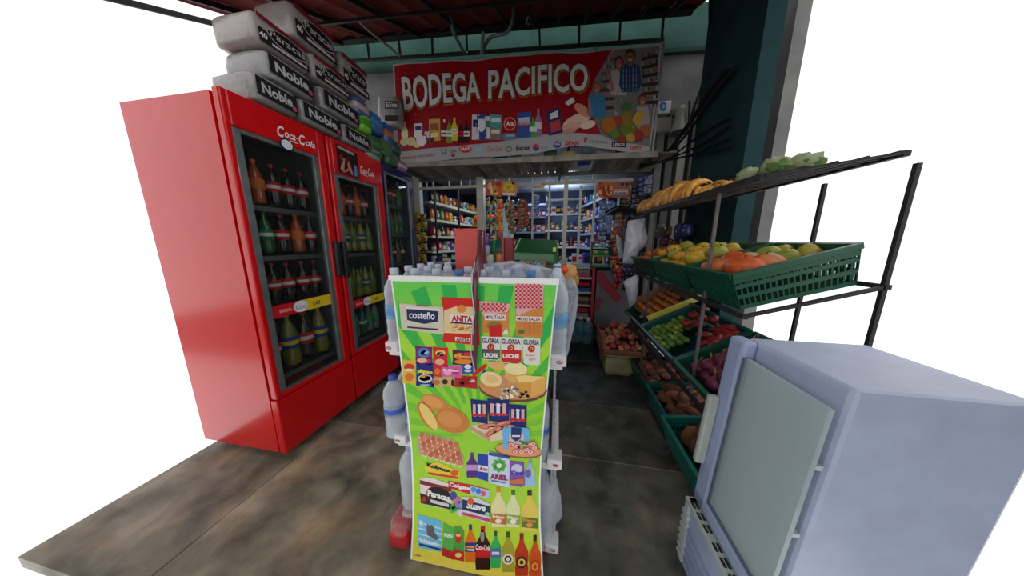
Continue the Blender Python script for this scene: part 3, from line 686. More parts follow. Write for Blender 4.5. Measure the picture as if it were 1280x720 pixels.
# ================================================================== WATER RACK with the poster hung on its front
t = rack = thing('bottle_rack', 'white water bottle display rack with a red centre post behind the green poster', 'rack', (-.31,1.05,0))
RX0, RX1, RY0, RY1 = -.665, .03, .84, 1.26
for z, nm in ((.925,''),(.50,''),(.09,'')):
    s_ = MB((226,224,226)).bbox((RX0,RY0,z-.028),(RX1,RY1,z),.006)
    s_.bbox((RX0-.005,RY0-.012,z-.008),(RX0+.05,RY0+.05,z+.034),.005); s_.bbox((RX1-.045,RY0-.012,z-.008),(RX1+.012,RY0+.05,z+.030),.005)
    s_ = s_.build('shelf', 'plastic', t)
    for x in (RX0+.012, RX1-.012):
        q = Print(lambda u, v, L: Vector((u, RY0-.0125-L, v)), .001); q.ell(x,z+.010,.012,.006,(170,60,80)); q.rect(x-.008,z+.009,x+.008,z+.012,(226,210,214)); q.build('brand_mark', 'print', s_)
for x in (RX1-.03,):
    q = MB((150,148,160)).box((x,RY0+.02,.03),(x+.008,RY1,.90)); q.build('side_panel', 'plastic', t)
    q = MB((120,118,130))
    for k in range(26): q.box((x+.008,RY0+.04,.08+k*.031),(x+.010,RY0+.052,.092+k*.031))
    q.build('punched_slot', 'dull', t)
MB((150,30,36)).bbox((RX0+.02,RY0+.03,.0),(RX1-.02,RY1,.075),.01).build('base', 'plastic', t)
MB((206,66,58)).bbox((-.452,1.05,.0),(-.342,1.11,1.41),.006).build('centre_post', 'plastic', t)
MB((128,34,42)).bbox((-.345,1.052,.0),(-.325,1.108,1.405),.004).build('post_edge', 'plastic', t)
# second, farther display post
t = thing('display_post', 'dark red upright post of a second rack, farther back beside the green snack case', 'post', (-.35,1.8,0))
MB((128,28,36)).bbox((-.382,1.77,0),(-.318,1.83,1.385),.006).build('upright','plastic',t)
MB((164,70,74)).bbox((-.40,1.765,.0),(-.384,1.835,1.385),.003).build('edge_strip','plastic',t); MB((190,150,150)).box((-.386,1.76,1.20),(-.314,1.768,1.212)).build('tape_band','print',t)

# bottles on the rack
def wbottle(h, r, cap, lab, lab2=None, name='water_bottle'):
    t = thing(name, '', 'bottle')
    MB((214,222,232)).lathe([(r*.6,0),(r*.95,.01),(r,h*.06),(r*.93,h*.14),(r,h*.2),(r*.94,h*.27),(r,h*.33),(r*.96,h*.38),(r*.98,h*.56),(r*.93,h*.6),(r,h*.68),(r*.9,h*.78),(r*.55,h*.87),(r*.32,h*.92),(r*.32,h*.95)], 14).build('body', 'pet', t, True)
    MB(cap).lathe([(r*.36,h*.925),(r*.38,h*.93),(r*.38,h*.99),(r*.34,h)], 12).build('cap', 'plastic', t, True)
    if lab: MB(lab).lathe([(r*.97,h*.38),(r*1.0,h*.385),(r*1.0,h*.56),(r*.97,h*.565)], 14).build('bottle_label', 'pet' if lab2 else 'print', t, True)
    if lab2: MB(lab2).lathe([(r*1.0,h*.43),(r*1.02,h*.44),(r*1.02,h*.50),(r*1.0,h*.51)], 14).build('label_print', 'print', t, True)
    return t
wA = wbottle(.325,.045,(196,206,220),(120,190,226),(100,150,206)); wB = wbottle(.325,.045,(70,130,190),(120,150,190))
wC = wbottle(.29,.046,(60,80,170),(176,188,206),(70,100,190)); wD = wbottle(.36,.056,(150,170,200),None)
wE = wbottle(.30,.05,(206,60,60),(196,36,44))
rowname = ['front','second','third','back']
for j in range(4):
    for i in range(8):
        x = RX0+.02+i*.092; y = RY0+.05+j*.1
        if j >= 2 and -.48 < x < -.28: continue
        p_ = wA if (i+j) % 3 or i < 3 else wB
        place(p_, (x, y, .925), (0,0,i+j), f'{"pale" if p_ is wA else "blue"} capped water bottle on the rack top shelf, {ORD[i]} in its {rowname[j]} row', 'water bottles on the rack top shelf')
place(wA, (RX0-.045+.02, RY0+.03, .925), (0,0,1), 'water bottle with a light blue label standing out at the left edge of the top shelf', 'water bottles on the rack top shelf') if 0 else None
for j in range(3):
    for i in range(7):
        place(wC, (RX0-.02+i*.105, RY0+.035+j*.10, .50), (0,0,i*.7), f'blue-capped water bottle on the middle rack shelf, {ORD[i]} in its {rowname[j]} row', 'blue-capped bottles on the middle rack shelf')
for j in range(3):
    for i in range(6):
        place(wD, (RX0+.03+i*.12, RY0+.045+j*.12, .09), (0,0,i*.7), f'large clear bottle on the lowest rack shelf, {ORD[i]} in its {rowname[j]} row', 'large bottles on the lowest rack shelf')
# red pack at the foot of the rack
t = thing('soda_pack', 'clear-wrapped pack with red labels on the floor at the rack left foot', 'pack', (-.66,.86,0))
MB((190,40,46)).blob((-.655,.85,.055),(.055,.09,.055),2,.05,2,16,10,power=.5).build('red_labels','wrap',t,True)
MB((190,150,150)).blob((-.655,.85,.085),(.05,.085,.06),5,.06,3,16,10,power=.6).build('film_top','film',t,True)
MB((60,70,110)).bbox((-.63,.79,.0),(-.59,.82,.025),.004).build('blue_foot','plastic',t)
t = thing('red_floor_base', 'black slotted mat strip on the floor below the poster', 'mat', (-.4,.79,0)); m_ = MB((34,34,36))
t.name = 'slotted_mat'
m_.box((-.56,.772,0),(-.1,.86,.008)); m_.build('base_sheet','plastic',t)
m_ = MB((150,150,146))
for k in range(26): m_.box((-.55+k*.017,.765,0),(-.541+k*.017,.80,.014))
tag(m_.build('ridge','plastic',t), kind='stuff')

# clear film round the rack
def filmbag(label, pts, y, th, seed, col=(196,204,216), name='film_wrap', cat='plastic wrap', mat='film', plane=None):
    """crumpled pouch of film from an outline on the plane y=const"""
    P = [W(px,py,1,y) for px,py in pts]; c = sum(P, Vector())/len(P)
    t = thing(name, label, cat, (c.x, y, min(p.z for p in P)))
    m_ = MB(col); n_ = len(P); vs = []; fs = []; rings = [(0,1),(.2,.97),(.4,.88),(.58,.75),(.75,.56),(.9,.3),(1,0)]
    for side in (-1, 1):
        for s_, d in rings:
            for i, p in enumerate(P):
                q = c+(p-c)*s_; a_ = noise.noise(Vector((q.x*14+seed, q.z*14, seed)))*.7+noise.noise(Vector((q.x*44+seed, q.z*34, seed)))*.6
                vs.append((q.x, y+side*th*d*(1+a_)+a_*th*.8, q.z))
    k = len(rings)
    for s_ in (0, 1):
        for j in range(k-1):
            for i in range(n_):
                a_ = (s_*k+j)*n_; b_ = a_+n_; f_ = (a_+i, a_+(i+1)%n_, b_+(i+1)%n_, b_+i); fs.append(f_ if s_ == 0 else f_[::-1])
    m_.add(vs, fs); o = m_.build('crumpled_film', mat, t, True); return t
def dense(pts, k=4):
    out = []
    for i, p in enumerate(pts):
        q = pts[(i+1)%len(pts)]
        for j in range(k): out.append((p[0]+(q[0]-p[0])*j/k, p[1]+(q[1]-p[1])*j/k))
    return out
filmbag('crumpled clear film hanging at the right side of the rack top shelf', dense([(697,352),(716,346),(723,362),(722,385),(717,410),(712,435),(708,446),(694,446),(696,400)]), .93, .035, 3)
filmbag('clear plastic bag hanging low beside the right edge of the poster', dense([(684,592),(696,598),(701,620),(703,645),(694,658),(684,662),(680,640),(681,610)]), .88, .02, 8)
filmbag('clear film over the bottle tops on the rack', dense([(604,330),(640,326),(690,336),(706,346),(698,352),(604,350)]), .90, .02, 5)
t = thing('tape_strip', 'twisted strip of dark red film running from the post down over the poster', 'plastic strip', (-.35,.73,.86))
pts = [W(601,290,1,1.04), W(600,315,1,.9), W(596,342,1,.745), W(594,360,1,.735), W(595,390,1,.735), W(595,415,1,.735), W(594,440,1,.735), W(595,462,1,.735)]
MB((96,52,62)).tube(pts, [.012,.012,.012,.009,.008,.0075,.007,.004], 6).build('film_strip', 'wrap', t, True)
pts2 = [p+Vector((-.008+.006*math.sin(i*2), -.008, 0)) for i, p in enumerate(pts)]
MB((200,190,196)).tube(pts2, .0022, 5).build('crease_line', 'wrap', t, True)

# ------------------------------------------------------------------ the poster
PY = .75
def pm(u, v, L): return W(u, v, 1, PY-L)
po = thing('product_poster', 'tall green and yellow poster of grocery products hung on the rack front', 'poster', W(596,716,1,PY))
Lf = [(488,347),(495,400),(500,445),(508,510),(513.5,560),(515.5,610),(515.5,655),(513,699)]
Rt = [(698,352),(692,405),(688,450),(682,510),(677.5,560),(675.5,605),(675.5,650),(680,737)]
f_ = [pm(*p,0) for p in Lf[::-1]]+[pm(*p,0) for p in Rt]; bk = [p+Vector((0,.004,0)) for p in f_]; k = len(f_)
MB((244,246,244)).add(f_+bk, [(i,i+1,k-2-i,k-1-i) for i in range(k//2-1)]+[(k+i,k+k-1-i,k+k-2-i,k+i+1) for i in range(k//2-1)]+[(i,(i+1)%k,k+(i+1)%k,k+i) for i in range(k)]).build('poster_sheet','print',po)
MB((246,248,246)).bar(pm(487,347,.004), pm(699,352,.004), .012, .016).build('top_rod','plastic',po)
pr = Print(pm, .0004)
def edge(side, v):
    E_ = Lf if side == 0 else Rt
    t_ = v*(len(E_)-1); i = min(int(t_), len(E_)-2); f = t_-i; ins = 1.8 if side == 0 else -1.8
    return (E_[i][0]+(E_[i+1][0]-E_[i][0])*f+ins, E_[i][1]+(E_[i+1][1]-E_[i][1])*f)
def lerp(a, b, f): return tuple(a[i]+(b[i]-a[i])*f for i in range(len(a)))
gr = [(0,(100,214,90)),(.1,(134,216,76)),(.25,(176,224,66)),(.45,(146,212,54)),(.8,(172,216,54)),(.93,(196,216,58)),(.955,(232,220,78)),(1,(240,218,88))]
def gcol(v):
    for (a, ca), (b, cb) in zip(gr, gr[1:]):
        if v <= b: return lerp(ca, cb, (v-a)/(b-a))
    return gr[-1][1]
N_ = 44
for i in range(N_):
    v0, v1 = .012+i/N_*.988, .012+(i+1)/N_*.988
    pr.L = 1; pr.poly([edge(0,v0),edge(1,v0),edge(1,v1),edge(0,v1)], gcol((v0+v1)/2))
# rays
cx, cy = 598, 545
def inside(x, y):
    return True
def clipx(x, y):
    # keep ray ends inside the sheet outline
    for i in range(len(Lf)-1):
        if Lf[i][1] <= y <= Lf[i+1][1]:
            f = (y-Lf[i][1])/(Lf[i+1][1]-Lf[i][1]); xl = Lf[i][0]+(Lf[i+1][0]-Lf[i][0])*f+2; xr = Rt[i][0]+(Rt[i+1][0]-Rt[i][0])*f-2
            return min(max(x, xl), xr)
    return x
for k in range(17):
    a0 = 178+k*11+1; a1 = a0+5.4
    P = []
    for a_ in (a0, a1):
        dx, dy = math.cos(R(a_)), math.sin(R(a_)); r_ = 30
        while r_ < 200:
            x, y = cx+dx*r_, cy+dy*r_
            if y < 354+ (x-488)*.02 or abs(clipx(x, y)-x) > .01: break
            r_ += 1
        P.append((dx, dy, r_-1))
    (d0x, d0y, r0), (d1x, d1y, r1) = P
    for s0, s1 in ((.22,.48),(.48,.74),(.74,1)):
        pr.L = 2; ym = cy+d0y*r0*(s0+s1)/2; t_ = max(0, min(1, (520-ym)/170))
        c = lerp((126,200,54),(50,184,84),min(1,t_*1.6))
        pr.poly([(cx+d0x*r0*s0,cy+d0y*r0*s0),(cx+d1x*r1*s0,cy+d1y*r1*s0),(cx+d1x*r1*s1,cy+d1y*r1*s1),(cx+d0x*r0*s1,cy+d0y*r0*s1)], c)
pr.build('poster_background','print',po)
pr = Print(pm, .0004); BASE = 4
def at(l=BASE): pr.L = l
# rice pack
at(); pr.poly([(499,379),(554,384),(555,418),(502,412)],(214,206,186)); pr.poly([(508,383),(549,386),(549,389),(508,386)],(228,226,220)); pr.poly([(508,386),(548,389),(547,402),(530,405),(509,400)],(38,44,92)); pr.text('costeño',511.5,389,32,9,(230,230,236),.05,bold=.02)
at(BASE+2); pr.poly([(509,408),(548,411),(548,413),(509,410)],(50,56,100)); at(BASE+1); pr.poly([(520,381),(536,382),(536,383.5),(520,382.5)],(190,70,70))
# noodles
at(); pr.poly([(551,371),(600,374),(598,395),(600,432),(553,427),(556,405),(554,388)],(214,38,36)); pr.poly([(555,388),(570,383),(597,384),(598,418),(555,416)],(232,206,158)); 
random.seed(3)
for k in range(26):
    x, y = random.uniform(560,590), random.uniform(404,414); at(BASE+2); pr.poly([(x,y),(x+6,y-2),(x+6.5,y-1),(x+.5,y+1.2)],random.choice([(226,160,70),(204,130,50),(240,190,110)]))
at(BASE+2); pr.ell(577,386,6,5,(226,140,60)); at(BASE+3); pr.poly([(563,392),(593,394.5),(592,404),(563,401.5)],(236,230,224)); pr.text('ANITA',564.5,393.5,26,8,(196,30,40),.07,bold=.05); at(BASE+4); pr.poly([(564,402),(592,404.5),(592,406),(564,404)],(40,50,110))
at(BASE+2); pr.poly([(569,421),(588,423),(588,428),(569,426)],(226,220,214)); pr.text('ANITA',570,422,17,4.5,(170,50,40),.07,bold=.04)
# pasta packs with gingham tops
def gingham(pts_, x0, y0, x1, y1, n_x, sl=0):
    at(BASE+1); pr.poly(pts_,(226,180,184))
    dx = (x1-x0)/n_x; yy = y0; r_ = 0
    while yy < y1-dx:
        for i in range(n_x):
            if (i+r_) % 2: at(BASE+2); pr.rect(x0+i*dx,yy,x0+(i+1)*dx,yy+dx,(206,40,54)); 
        yy += dx; r_ += 1
at(); pr.poly([(599,376),(639,380),(636,392),(636,417),(603,416),(602,395)],(214,140,70)); gingham([(599,376),(639,380),(634,390),(618,392),(606,397),(600,388)],601,379,633,391,12)
at(BASE+3); pr.poly([(605.5,392.5),(632,393.5),(632,400.5),(606,400)],(232,228,226)); pr.text('MOLITALIA',607,393.8,24,4.6,(150,44,60),.03,bold=.03)
at(BASE+1); pr.ell(618,407,10,5,(180,110,50)); pr.ell(618,405,6,3,(120,130,60)); at(BASE+3); pr.poly([(611,407),(627,406),(627,421),(612,421)],(206,34,34)); at(BASE+2); pr.poly([(628,417),(633,410),(636,418)],(232,232,230))
at(); pr.poly([(643,353),(680,355),(678,422),(645,420)],(214,140,66)); gingham([(643,353),(680,355),(678,384),(664,387),(648,395),(645,392)],644,355,677,386,13)
for k in range(8): at(BASE+1); pr.rect(655+k*2.7,400,655.8+k*2.7,418,(196,116,50))
at(BASE+3); pr.poly([(645,395),(677,396),(677,402),(645,401)],(234,230,228)); pr.text('MOLITALIA',646.5,396.3,29,4.2,(150,44,60),.03,bold=.03); at(BASE+2); pr.ell(651.5,415,4,3,(90,120,60))
# milk cans
for x0,y0,x1,y1,c,lw_ in ((601.5,420,625.5,449,(90,92,98),'LECHE'),(625.5,421,652,453,(206,40,44),'LECHE'),(653,422,675.5,455,(226,222,218),'')):
    at(BASE+3); W__=x1-x0; pr.poly([(x0,y0),(x1,y0+1.2),(x1-.5,y1),(x1-4,y1+1.5),(x0+4,y1+.5),(x0+1.5,y1-2)],(228,226,224)); pr.poly([(x0+.8,y0+16),(x1-.5,y0+17),(x1-.5,y1-1),(x1-4,y1+.8),(x0+4,y1-.2),(x0+1.5,y1-2.5)],c)
    at(BASE+5); pr.text('GLORIA',x0+1.2,y0+2.5,W__-2.6,6.2,(44,44,52),.04,bold=.03); at(BASE+5); pr.ell(x0+W__*.5,y0+14,4.6,4.6,(206,36,40)); pr.ell(x0+W__*.5,y0+14,2.1,1.9,(236,206,120)); pr.ell(x0+W__*.5,y0+14,1,1.2,(40,30,30))
    if lw_: at(BASE+5); pr.text(lw_,x0+3,y0+21,W__-6,5.5,(236,232,232),.04,bold=.05)
    else: at(BASE+5); pr.text('Super',x0+4,y0+20,12,4,(200,60,60),.04,shear=.3); at(BASE+5); pr.text('light',x0+8,y0+25,9,4,(180,60,60),.04,shear=.3)
# snack bags
def bag(x0,y0,x1,y1,c,sl=.04,parts=(),t=None,tc=(250,220,80)):
    at(BASE); k_=(x1-x0)*sl; pr.poly([(x0,y0),((x0+x1)/2,y0+k_*.5+.8),(x1,y0+k_),(x1-.6,(y0+y1)/2+k_),(x1,y1+k_),((x0+x1)/2,y1+k_*.5-.6),(x0,y1),(x0+.6,(y0+y1)/2)],c)
    for (u,v,ru,rv,cc) in parts: at(BASE+1); pr.ell(x0+(x1-x0)*u,y0+(y1-y0)*v+k_*u,(x1-x0)*ru,(y1-y0)*rv,cc)
    if t: at(BASE+3); pr.text(t,x0+(x1-x0)*.08,y0+(y1-y0)*.32,(x1-x0)*.84,(y1-y0)*.2,tc,sl,bold=.05)
bag(519,432,540.5,455,(130,36,110),.08,[(.5,.35,.38,.26,(70,130,200)),(.55,.35,.25,.14,(206,226,240)),(.4,.78,.3,.14,(232,190,140)),(.75,.8,.15,.12,(190,60,120))])
bag(541,433,560,458,(214,40,50),.08,[(.5,.3,.34,.15,(240,200,90)),(.5,.36,.25,.12,(50,70,150)),(.45,.75,.32,.15,(240,180,150))])
bag(565.5,437,594,456,(88,26,84),.06,[(.3,.4,.22,.22,(226,120,40)),(.65,.35,.25,.25,(200,50,90)),(.5,.75,.42,.16,(226,140,50)),(.85,.6,.1,.2,(80,120,200))],'Mega',(240,180,60))
bag(503,449,520,479,(226,190,60),.08,[(.5,.3,.4,.14,(200,60,60)),(.5,.42,.36,.05,(240,230,200)),(.5,.72,.32,.18,(224,120,50))])
bag(552,456,577,471,(222,100,170),.06,[(.3,.6,.2,.25,(240,170,200)),(.7,.5,.2,.25,(190,50,120))],'Mix',(250,230,240))
bag(577.5,452,592,467,(52,84,170),.06,[(.5,.4,.3,.2,(220,230,240)),(.5,.75,.3,.1,(200,210,220))])
bag(541,457,552,471,(210,50,46),.06,[(.5,.5,.3,.3,(230,120,60))])
bag(540,471,568,482,(216,168,120),.08,[(.58,.45,.13,.3,(60,36,30)),(.2,.6,.16,.3,(196,110,80)),(.92,.5,.07,.4,(50,30,30))])
bag(568,468,597,484,(186,34,40),.08,[(.5,.5,.3,.25,(150,26,36)),(.3,.7,.12,.2,(110,40,30)),(.75,.4,.15,.12,(230,190,180))])
bag(520,451,542.5,482,(30,46,130),.12,[(.5,.68,.4,.17,(226,220,220)),(.5,.66,.32,.12,(226,110,50)),(.4,.62,.12,.05,(240,190,60)),(.5,.93,.3,.03,(180,190,220))],'piqueo',(246,214,70))
at(BASE+2); pr.poly([(590,468),(604,456),(609,455),(608,459),(598,467),(592,471)],(206,36,30)); pr.poly([(603,464),(607,461),(607,470),(603,472)],(40,60,130))
# cheese board
at(); pr.ell(641,486,43,17,(120,70,48),4); pr.ell(641,484,42,15.5,(206,150,104),4)
at(BASE+2); pr.poly([(631,462),(659,462),(659,472),(652,478),(638,478),(631,472)],(226,176,100)); pr.ell(645,461,14.5,8,(244,228,168),6)
at(BASE+2); pr.ell(622,457,14,5,(230,180,120),10); at(BASE+3); pr.poly([(600,474),(628,474),(625,487),(612,491),(602,485)],(214,146,84)); pr.ell(614,474,14,9.5,(240,214,160),12); pr.ell(614,474,8,5,(232,196,130),12)
at(BASE+4); pr.poly([(645,473),(682,471),(681,489),(664,497),(647,488)],(222,158,70)); pr.poly([(645,471),(655,469),(682,471),(664,478),(648,478)],(244,216,138)); pr.poly([(664,478),(682,471.5),(681,489),(664,497)],(230,176,92))
random.seed(5)
for k in range(16): at(BASE+6); x,y=random.uniform(627,647),random.uniform(484,499); pr.ell(x,y,3,2.2,random.choice([(240,232,216),(216,200,176),(250,246,236),(190,170,140)]),random.uniform(0,90))
for k in range(8): at(BASE+6); x,y=random.uniform(650,663),random.uniform(490,497); pr.ell(x,y,2,1.6,random.choice([(60,50,44),(90,70,56),(50,60,40)]))
# potatoes
at(); pr.ell(543,504,18,9.5,(216,142,70),24); at(BASE+1); pr.ell(541,502,14,6,(228,160,90),24); at(BASE+1); pr.ell(563,518,14,10,(214,140,70),30); at(BASE+2); pr.ell(565,526,22,15,(206,128,62),18); pr.ell(562,524,16,10,(218,146,80),18)
at(BASE+4); pr.ell(534,520,20,8,(206,124,54),58); pr.ell(535.5,520.5,19,6.5,(240,206,120),58)
for k in range(18): at(BASE+6); pr.ell(random.uniform(530,580),random.uniform(500,536),.6,.5,(176,100,50)) if 0 else None
# sausages
at(); pr.poly([(587,532),(612,527),(641,536),(640,548),(612,552),(590,540)],(226,206,170)); pr.poly([(587,532),(612,545),(612,552),(588,537)],(190,160,120))
for x0,y0,x1,y1 in ((588,499,610,529),(636,505,658.5,535),(609,498,636.5,528)):
    at(BASE+2); pr.poly([(x0,y0),(x1,y0+2),(x1-.5,y1+1),(x0+2,y1-2)],(28,40,110)); w_=x1-x0
    for k in range(3): at(BASE+3); xx=x0+w_*(.14+.28*k); pr.poly([(xx,y0+6),(xx+w_*.16,y0+6.5),(xx+w_*.16,y0+22),(xx,y0+21)],(226,176,160) if k!=1 else (226,226,236))
    at(BASE+4); pr.poly([(x0+2,y0+18),(x1-2,y0+19),(x1-2,y0+22),(x0+2,y0+21)],(200,40,54)); at(BASE+4); pr.poly([(x0+w_*.35,y0+8),(x0+w_*.5,y0+6),(x0+w_*.65,y0+9)],(230,230,240))
for x,y,rx,ry,rt_ in ((612,532,13,2.6,-8),(604,534,8,2.4,10),(626,530,14,2.8,-14),(620,538,14,3,-22),(634,534,10,3,-8),(614,542,8,2.4,-30)): at(BASE+6); pr.ell(x,y,rx,ry,(206,104,92),rt_,12); pr.ell(x,y-.6,rx*.8,ry*.4,(232,150,132),rt_,10)
# ham board
at(BASE+5); pr.ell(648,564,30,9,(160,96,60),6); pr.ell(648,562.5,29,8,(222,160,112),6)
at(BASE+7); pr.poly([(628,536),(634,533),(660,535),(663,541),(661,553),(655,552),(654,543),(636,542),(635,561),(629,562)],(110,180,226)); pr.poly([(636,542),(655,543),(655,556),(636,556)],(206,190,190)); pr.poly([(639,534),(652,535),(651,548),(645,552),(639,548)],(34,52,110)); pr.rect(640,544,650,546,(226,226,236))
for x,y in ((639,556),(646,558),(644,565),(652,565),(658,562),(663,565),(668,560),(660,556),(666,555),(654,558)): at(BASE+11); pr.ell(x,y,4.4,3,(214,96,100)); pr.ell(x,y,3.2,2,(246,206,200)); pr.ell(x,y,1.6,1,(206,110,106))
for k in range(9): at(BASE+14); pr.ell(random.uniform(648,660),random.uniform(551,560),2,1.3,(90,150,60),random.uniform(0,90))
# eggs
at(); pr.poly([(524,541),(566,549),(580,572),(579,582),(572,582),(524,566),(521,556)],(196,160,140))
for i in range(5):
    for j in range(7):
        x = 527+j*7.2+i*1.1; y = 544+i*5.6+j*2.05
        at(BASE+1+i*2); pr.ell(x,y+2.4,3.2,3.2,(236,214,196) if i < 4 else (226,206,186),n=10); at(BASE+2+i*2); pr.ell(x,y,2.9,3.4,[(206,112,70),(216,130,88),(196,98,58)][(i+j)%3],n=10)
# toothpaste
at(); pr.poly([(530,583),(546,577),(575,590),(574,600),(560,597),(533,590)],(232,206,60)); pr.poly([(535,590),(573,596),(573,599),(536,593)],(214,60,40)); at(BASE+2); pr.text('Kolynos',533.5,578,29,6.5,(36,40,34),.3,bold=.06); at(BASE+2); pr.ell(568,591.5,5,3.5,(220,90,40))
at(); pr.poly([(560,601),(588,606),(612,612),(611,623),(588,618),(561,610)],(210,30,46)); pr.poly([(588,607),(612,613),(611,623),(588,618)],(176,200,232)); at(BASE+2); pr.text('Colgate',561.5,602.5,26,6.5,(240,232,232),.22,bold=.05)
for x,y,c in ((592,612,(90,150,214)),(598,614,(60,120,200)),(604,617,(220,90,110))): at(BASE+2); pr.ell(x,y,3.2,3.4,c)
# detergents
at(); pr.bottle(583,566,14,31,(90,40,130),(110,50,140),(190,150,200))
at(); pr.poly([(597,567),(610,569),(610,602),(597,598)],(36,66,170)); pr.poly([(598,581),(610,583),(610,591),(598,589)],(214,226,240)); pr.text('Ace',599,583,10,5,(200,40,50),.1,bold=.05)
at(BASE+4); pr.poly([(610,564),(622,567),(637,569),(636.5,610),(611,603)],(204,214,238)); pr.poly([(611,565),(637,570),(637,574),(611,569)],(54,80,170))
for a_ in range(0,360,45): at(BASE+6); pr.ell(624+6*math.cos(R(a_)),582+5.5*math.sin(R(a_)),3.6,2.6,(90,180,80),a_+30)
at(BASE+7); pr.ell(624,582,3.5,3,(226,236,214)); at(BASE+7); pr.text('ARIEL',612.5,592,22,6.5,(150,36,90),.12,bold=.06); pr.poly([(614,600),(632,603.5),(632,604.5),(614,601.5)],(60,90,170))
at(BASE+2); pr.poly([(637,576),(655,578),(656,606),(652,609),(637,606)],(126,84,170)); pr.ell(646,586,7,6,(206,196,230)); pr.text('Opal',639,588,15,6.5,(60,60,170),.05,bold=.05); pr.poly([(638,600),(655,598),(655,605),(638,605)],(206,110,60))
at(BASE+2); pr.bottle(656,575,13.5,33,(156,192,232),(120,160,214)); at(BASE+5); pr.ell(660,592,4,5,(120,90,180)); pr.ell(666,590,1.6,5,(190,214,100))
# paper packs
at(); pr.poly([(525,598),(540,597),(564,606),(564,637),(545,634),(526,629)],(226,216,214)); pr.poly([(525,600),(564,610),(564,615),(525,605)],(130,40,46)); at(BASE+1); pr.poly([(525,616),(564,630),(563,637),(526,629)],(46,40,44)); at(BASE+2); pr.ell(548,618,15.5,10,(160,60,60),14); pr.ell(548,618,14.6,9,(28,26,30),14); pr.text('Paracas',534.5,612,28,8,(236,232,232),.26,bold=.05)
at(BASE+4); pr.poly([(538,624),(561,630),(561,634),(538,628)],(214,210,210)); at(BASE+4); pr.ell(530,624,3,3.5,(170,50,56))
for x,y,c in ((566,620,(60,80,150)),(571,626,(200,110,170)),(569,634,(80,170,90)),(575,632,(140,150,206)),(576,640,(210,210,226)),(566,636,(90,180,90))): at(BASE+1); pr.ell(x,y,4.6,5.5,c,20)
at(BASE+2); pr.poly([(578,621),(596,622),(613,630),(613,652),(612,654),(578,643)],(214,218,226)); pr.poly([(578,624),(613,633),(613,646),(578,637)],(40,56,86)); pr.poly([(578,640),(613,649),(613,653),(578,643.5)],(206,60,130)); pr.text('Suave',583,626,24,9,(234,238,242),.2,bold=.03,shear=.25); pr.ell(588,627,4,4,(220,90,40)); pr.ell(609,643,3,3,(150,210,170))
# oils
for x0,y0,x1,y1,b_,c_,l_,lc in ((614,609,632,659,(228,220,160),(214,140,60),(190,110,60),(240,226,200)),(633,613,650,659,(220,224,170),(60,120,60),(150,170,70),(236,236,220)),(652,613,672,664,(226,200,90),(50,60,50),(90,120,60),(226,150,60))):
    at(); pr.bottle(x0,y0,x1-x0,y1-y0,b_,c_); at(BASE+3); h_=y1-y0; pr.poly([(x0,y0+h_*.66),(x1,y0+h_*.7),(x1,y0+h_*.94),(x0,y0+h_*.9)],l_); pr.text('Primor',x0+1.5,y0+h_*.68,x1-x0-3,4.5,lc,.1,bold=.04); pr.ell((x0+x1)/2,y0+h_*.85,4,3,lc)
# pet food and cereal
at(); pr.poly([(522,643),(552,651),(552,690),(523,684)],(110,190,226)); 
for k in range(4): at(BASE+1); pr.poly([(523,652+k*7),(552,660+k*7),(552,662+k*7),(523,654+k*7)],(190,224,240))
at(BASE+2); pr.poly([(534,654),(536,657),(540,656),(542,659),(543,665),(549,674),(544,675),(538,671),(534,669),(533,660)],(106,100,100)); at(BASE+2); pr.text('K',524.5,650,5,8,(240,244,250),.1,bold=.05); at(BASE+2); pr.text('kitten',525,672,22,6,(232,240,248),.22,bold=.04); at(BASE+2); pr.poly([(524,679),(551,686),(551,688.5),(524,681.5)],(40,60,130))
at(); pr.poly([(554,652),(558,655),(567,660),(567,694),(553,688)],(90,180,80)); pr.poly([(553,684),(567,690),(567,700),(552,694)],(190,40,40)); pr.text('FRESH',555,666,11,5,(230,240,220),.2,bold=.05)
at(BASE+1); pr.poly([(568,658),(575,657),(580,664),(580,702),(566,699)],(80,160,70)); pr.ell(573,672,4,7,(206,50,40)); pr.ell(573,669,3,2,(240,200,100)); pr.poly([(566,686),(580,690),(580,702),(566,699)],(196,40,40)); pr.ell(573,694,4,3,(240,210,130))
# drinks
at(BASE+2); pr.bottle(581,656,14,47,(226,110,30),(40,60,120),(40,60,140),(230,150,60)); at(BASE+5); pr.text('Fanta',582,683,11,5,(232,232,240),.1,bold=.05)
at(BASE+2); pr.bottle(594,658,19,54,(48,20,16),(200,24,30),(206,30,36)); at(BASE+5); pr.text('Coca-Cola',594.5,680,18,7,(240,232,232),.1,bold=.02,shear=.2); at(BASE+3); pr.ell(603,670,2.5,8,(150,140,140))
at(BASE+2); pr.bottle(613,664,13,46,(50,180,90),(40,90,60),(90,110,170),(220,230,230))
for x0,y0,x1,y1,b_,c_,l_,lc in ((627,665,643,715,(170,160,50),(60,90,50),(232,226,200),(60,50,36)),(643.5,667,660.5,720,(190,56,30),(150,30,40),(60,36,40),(236,190,90)),(661,669,676.5,727,(206,84,26),(60,30,24),(190,60,30),(240,150,60))):
    at(BASE+2); pr.bottle(x0,y0,x1-x0,y1-y0,b_,c_); at(BASE+4); pr.ell((x0+x1)/2,y0+(y1-y0)*.68,(x1-x0)*.42,(y1-y0)*.14,l_); pr.ell((x0+x1)/2,y0+(y1-y0)*.68,(x1-x0)*.28,(y1-y0)*.09,lc); pr.ell((x0+x1)/2,y0+(y1-y0)*.68,(x1-x0)*.14,(y1-y0)*.05,l_)
at(); pr.text('Ola',518,692,8,3,(70,80,40),.1)
pr.build('poster_artwork','print',po)
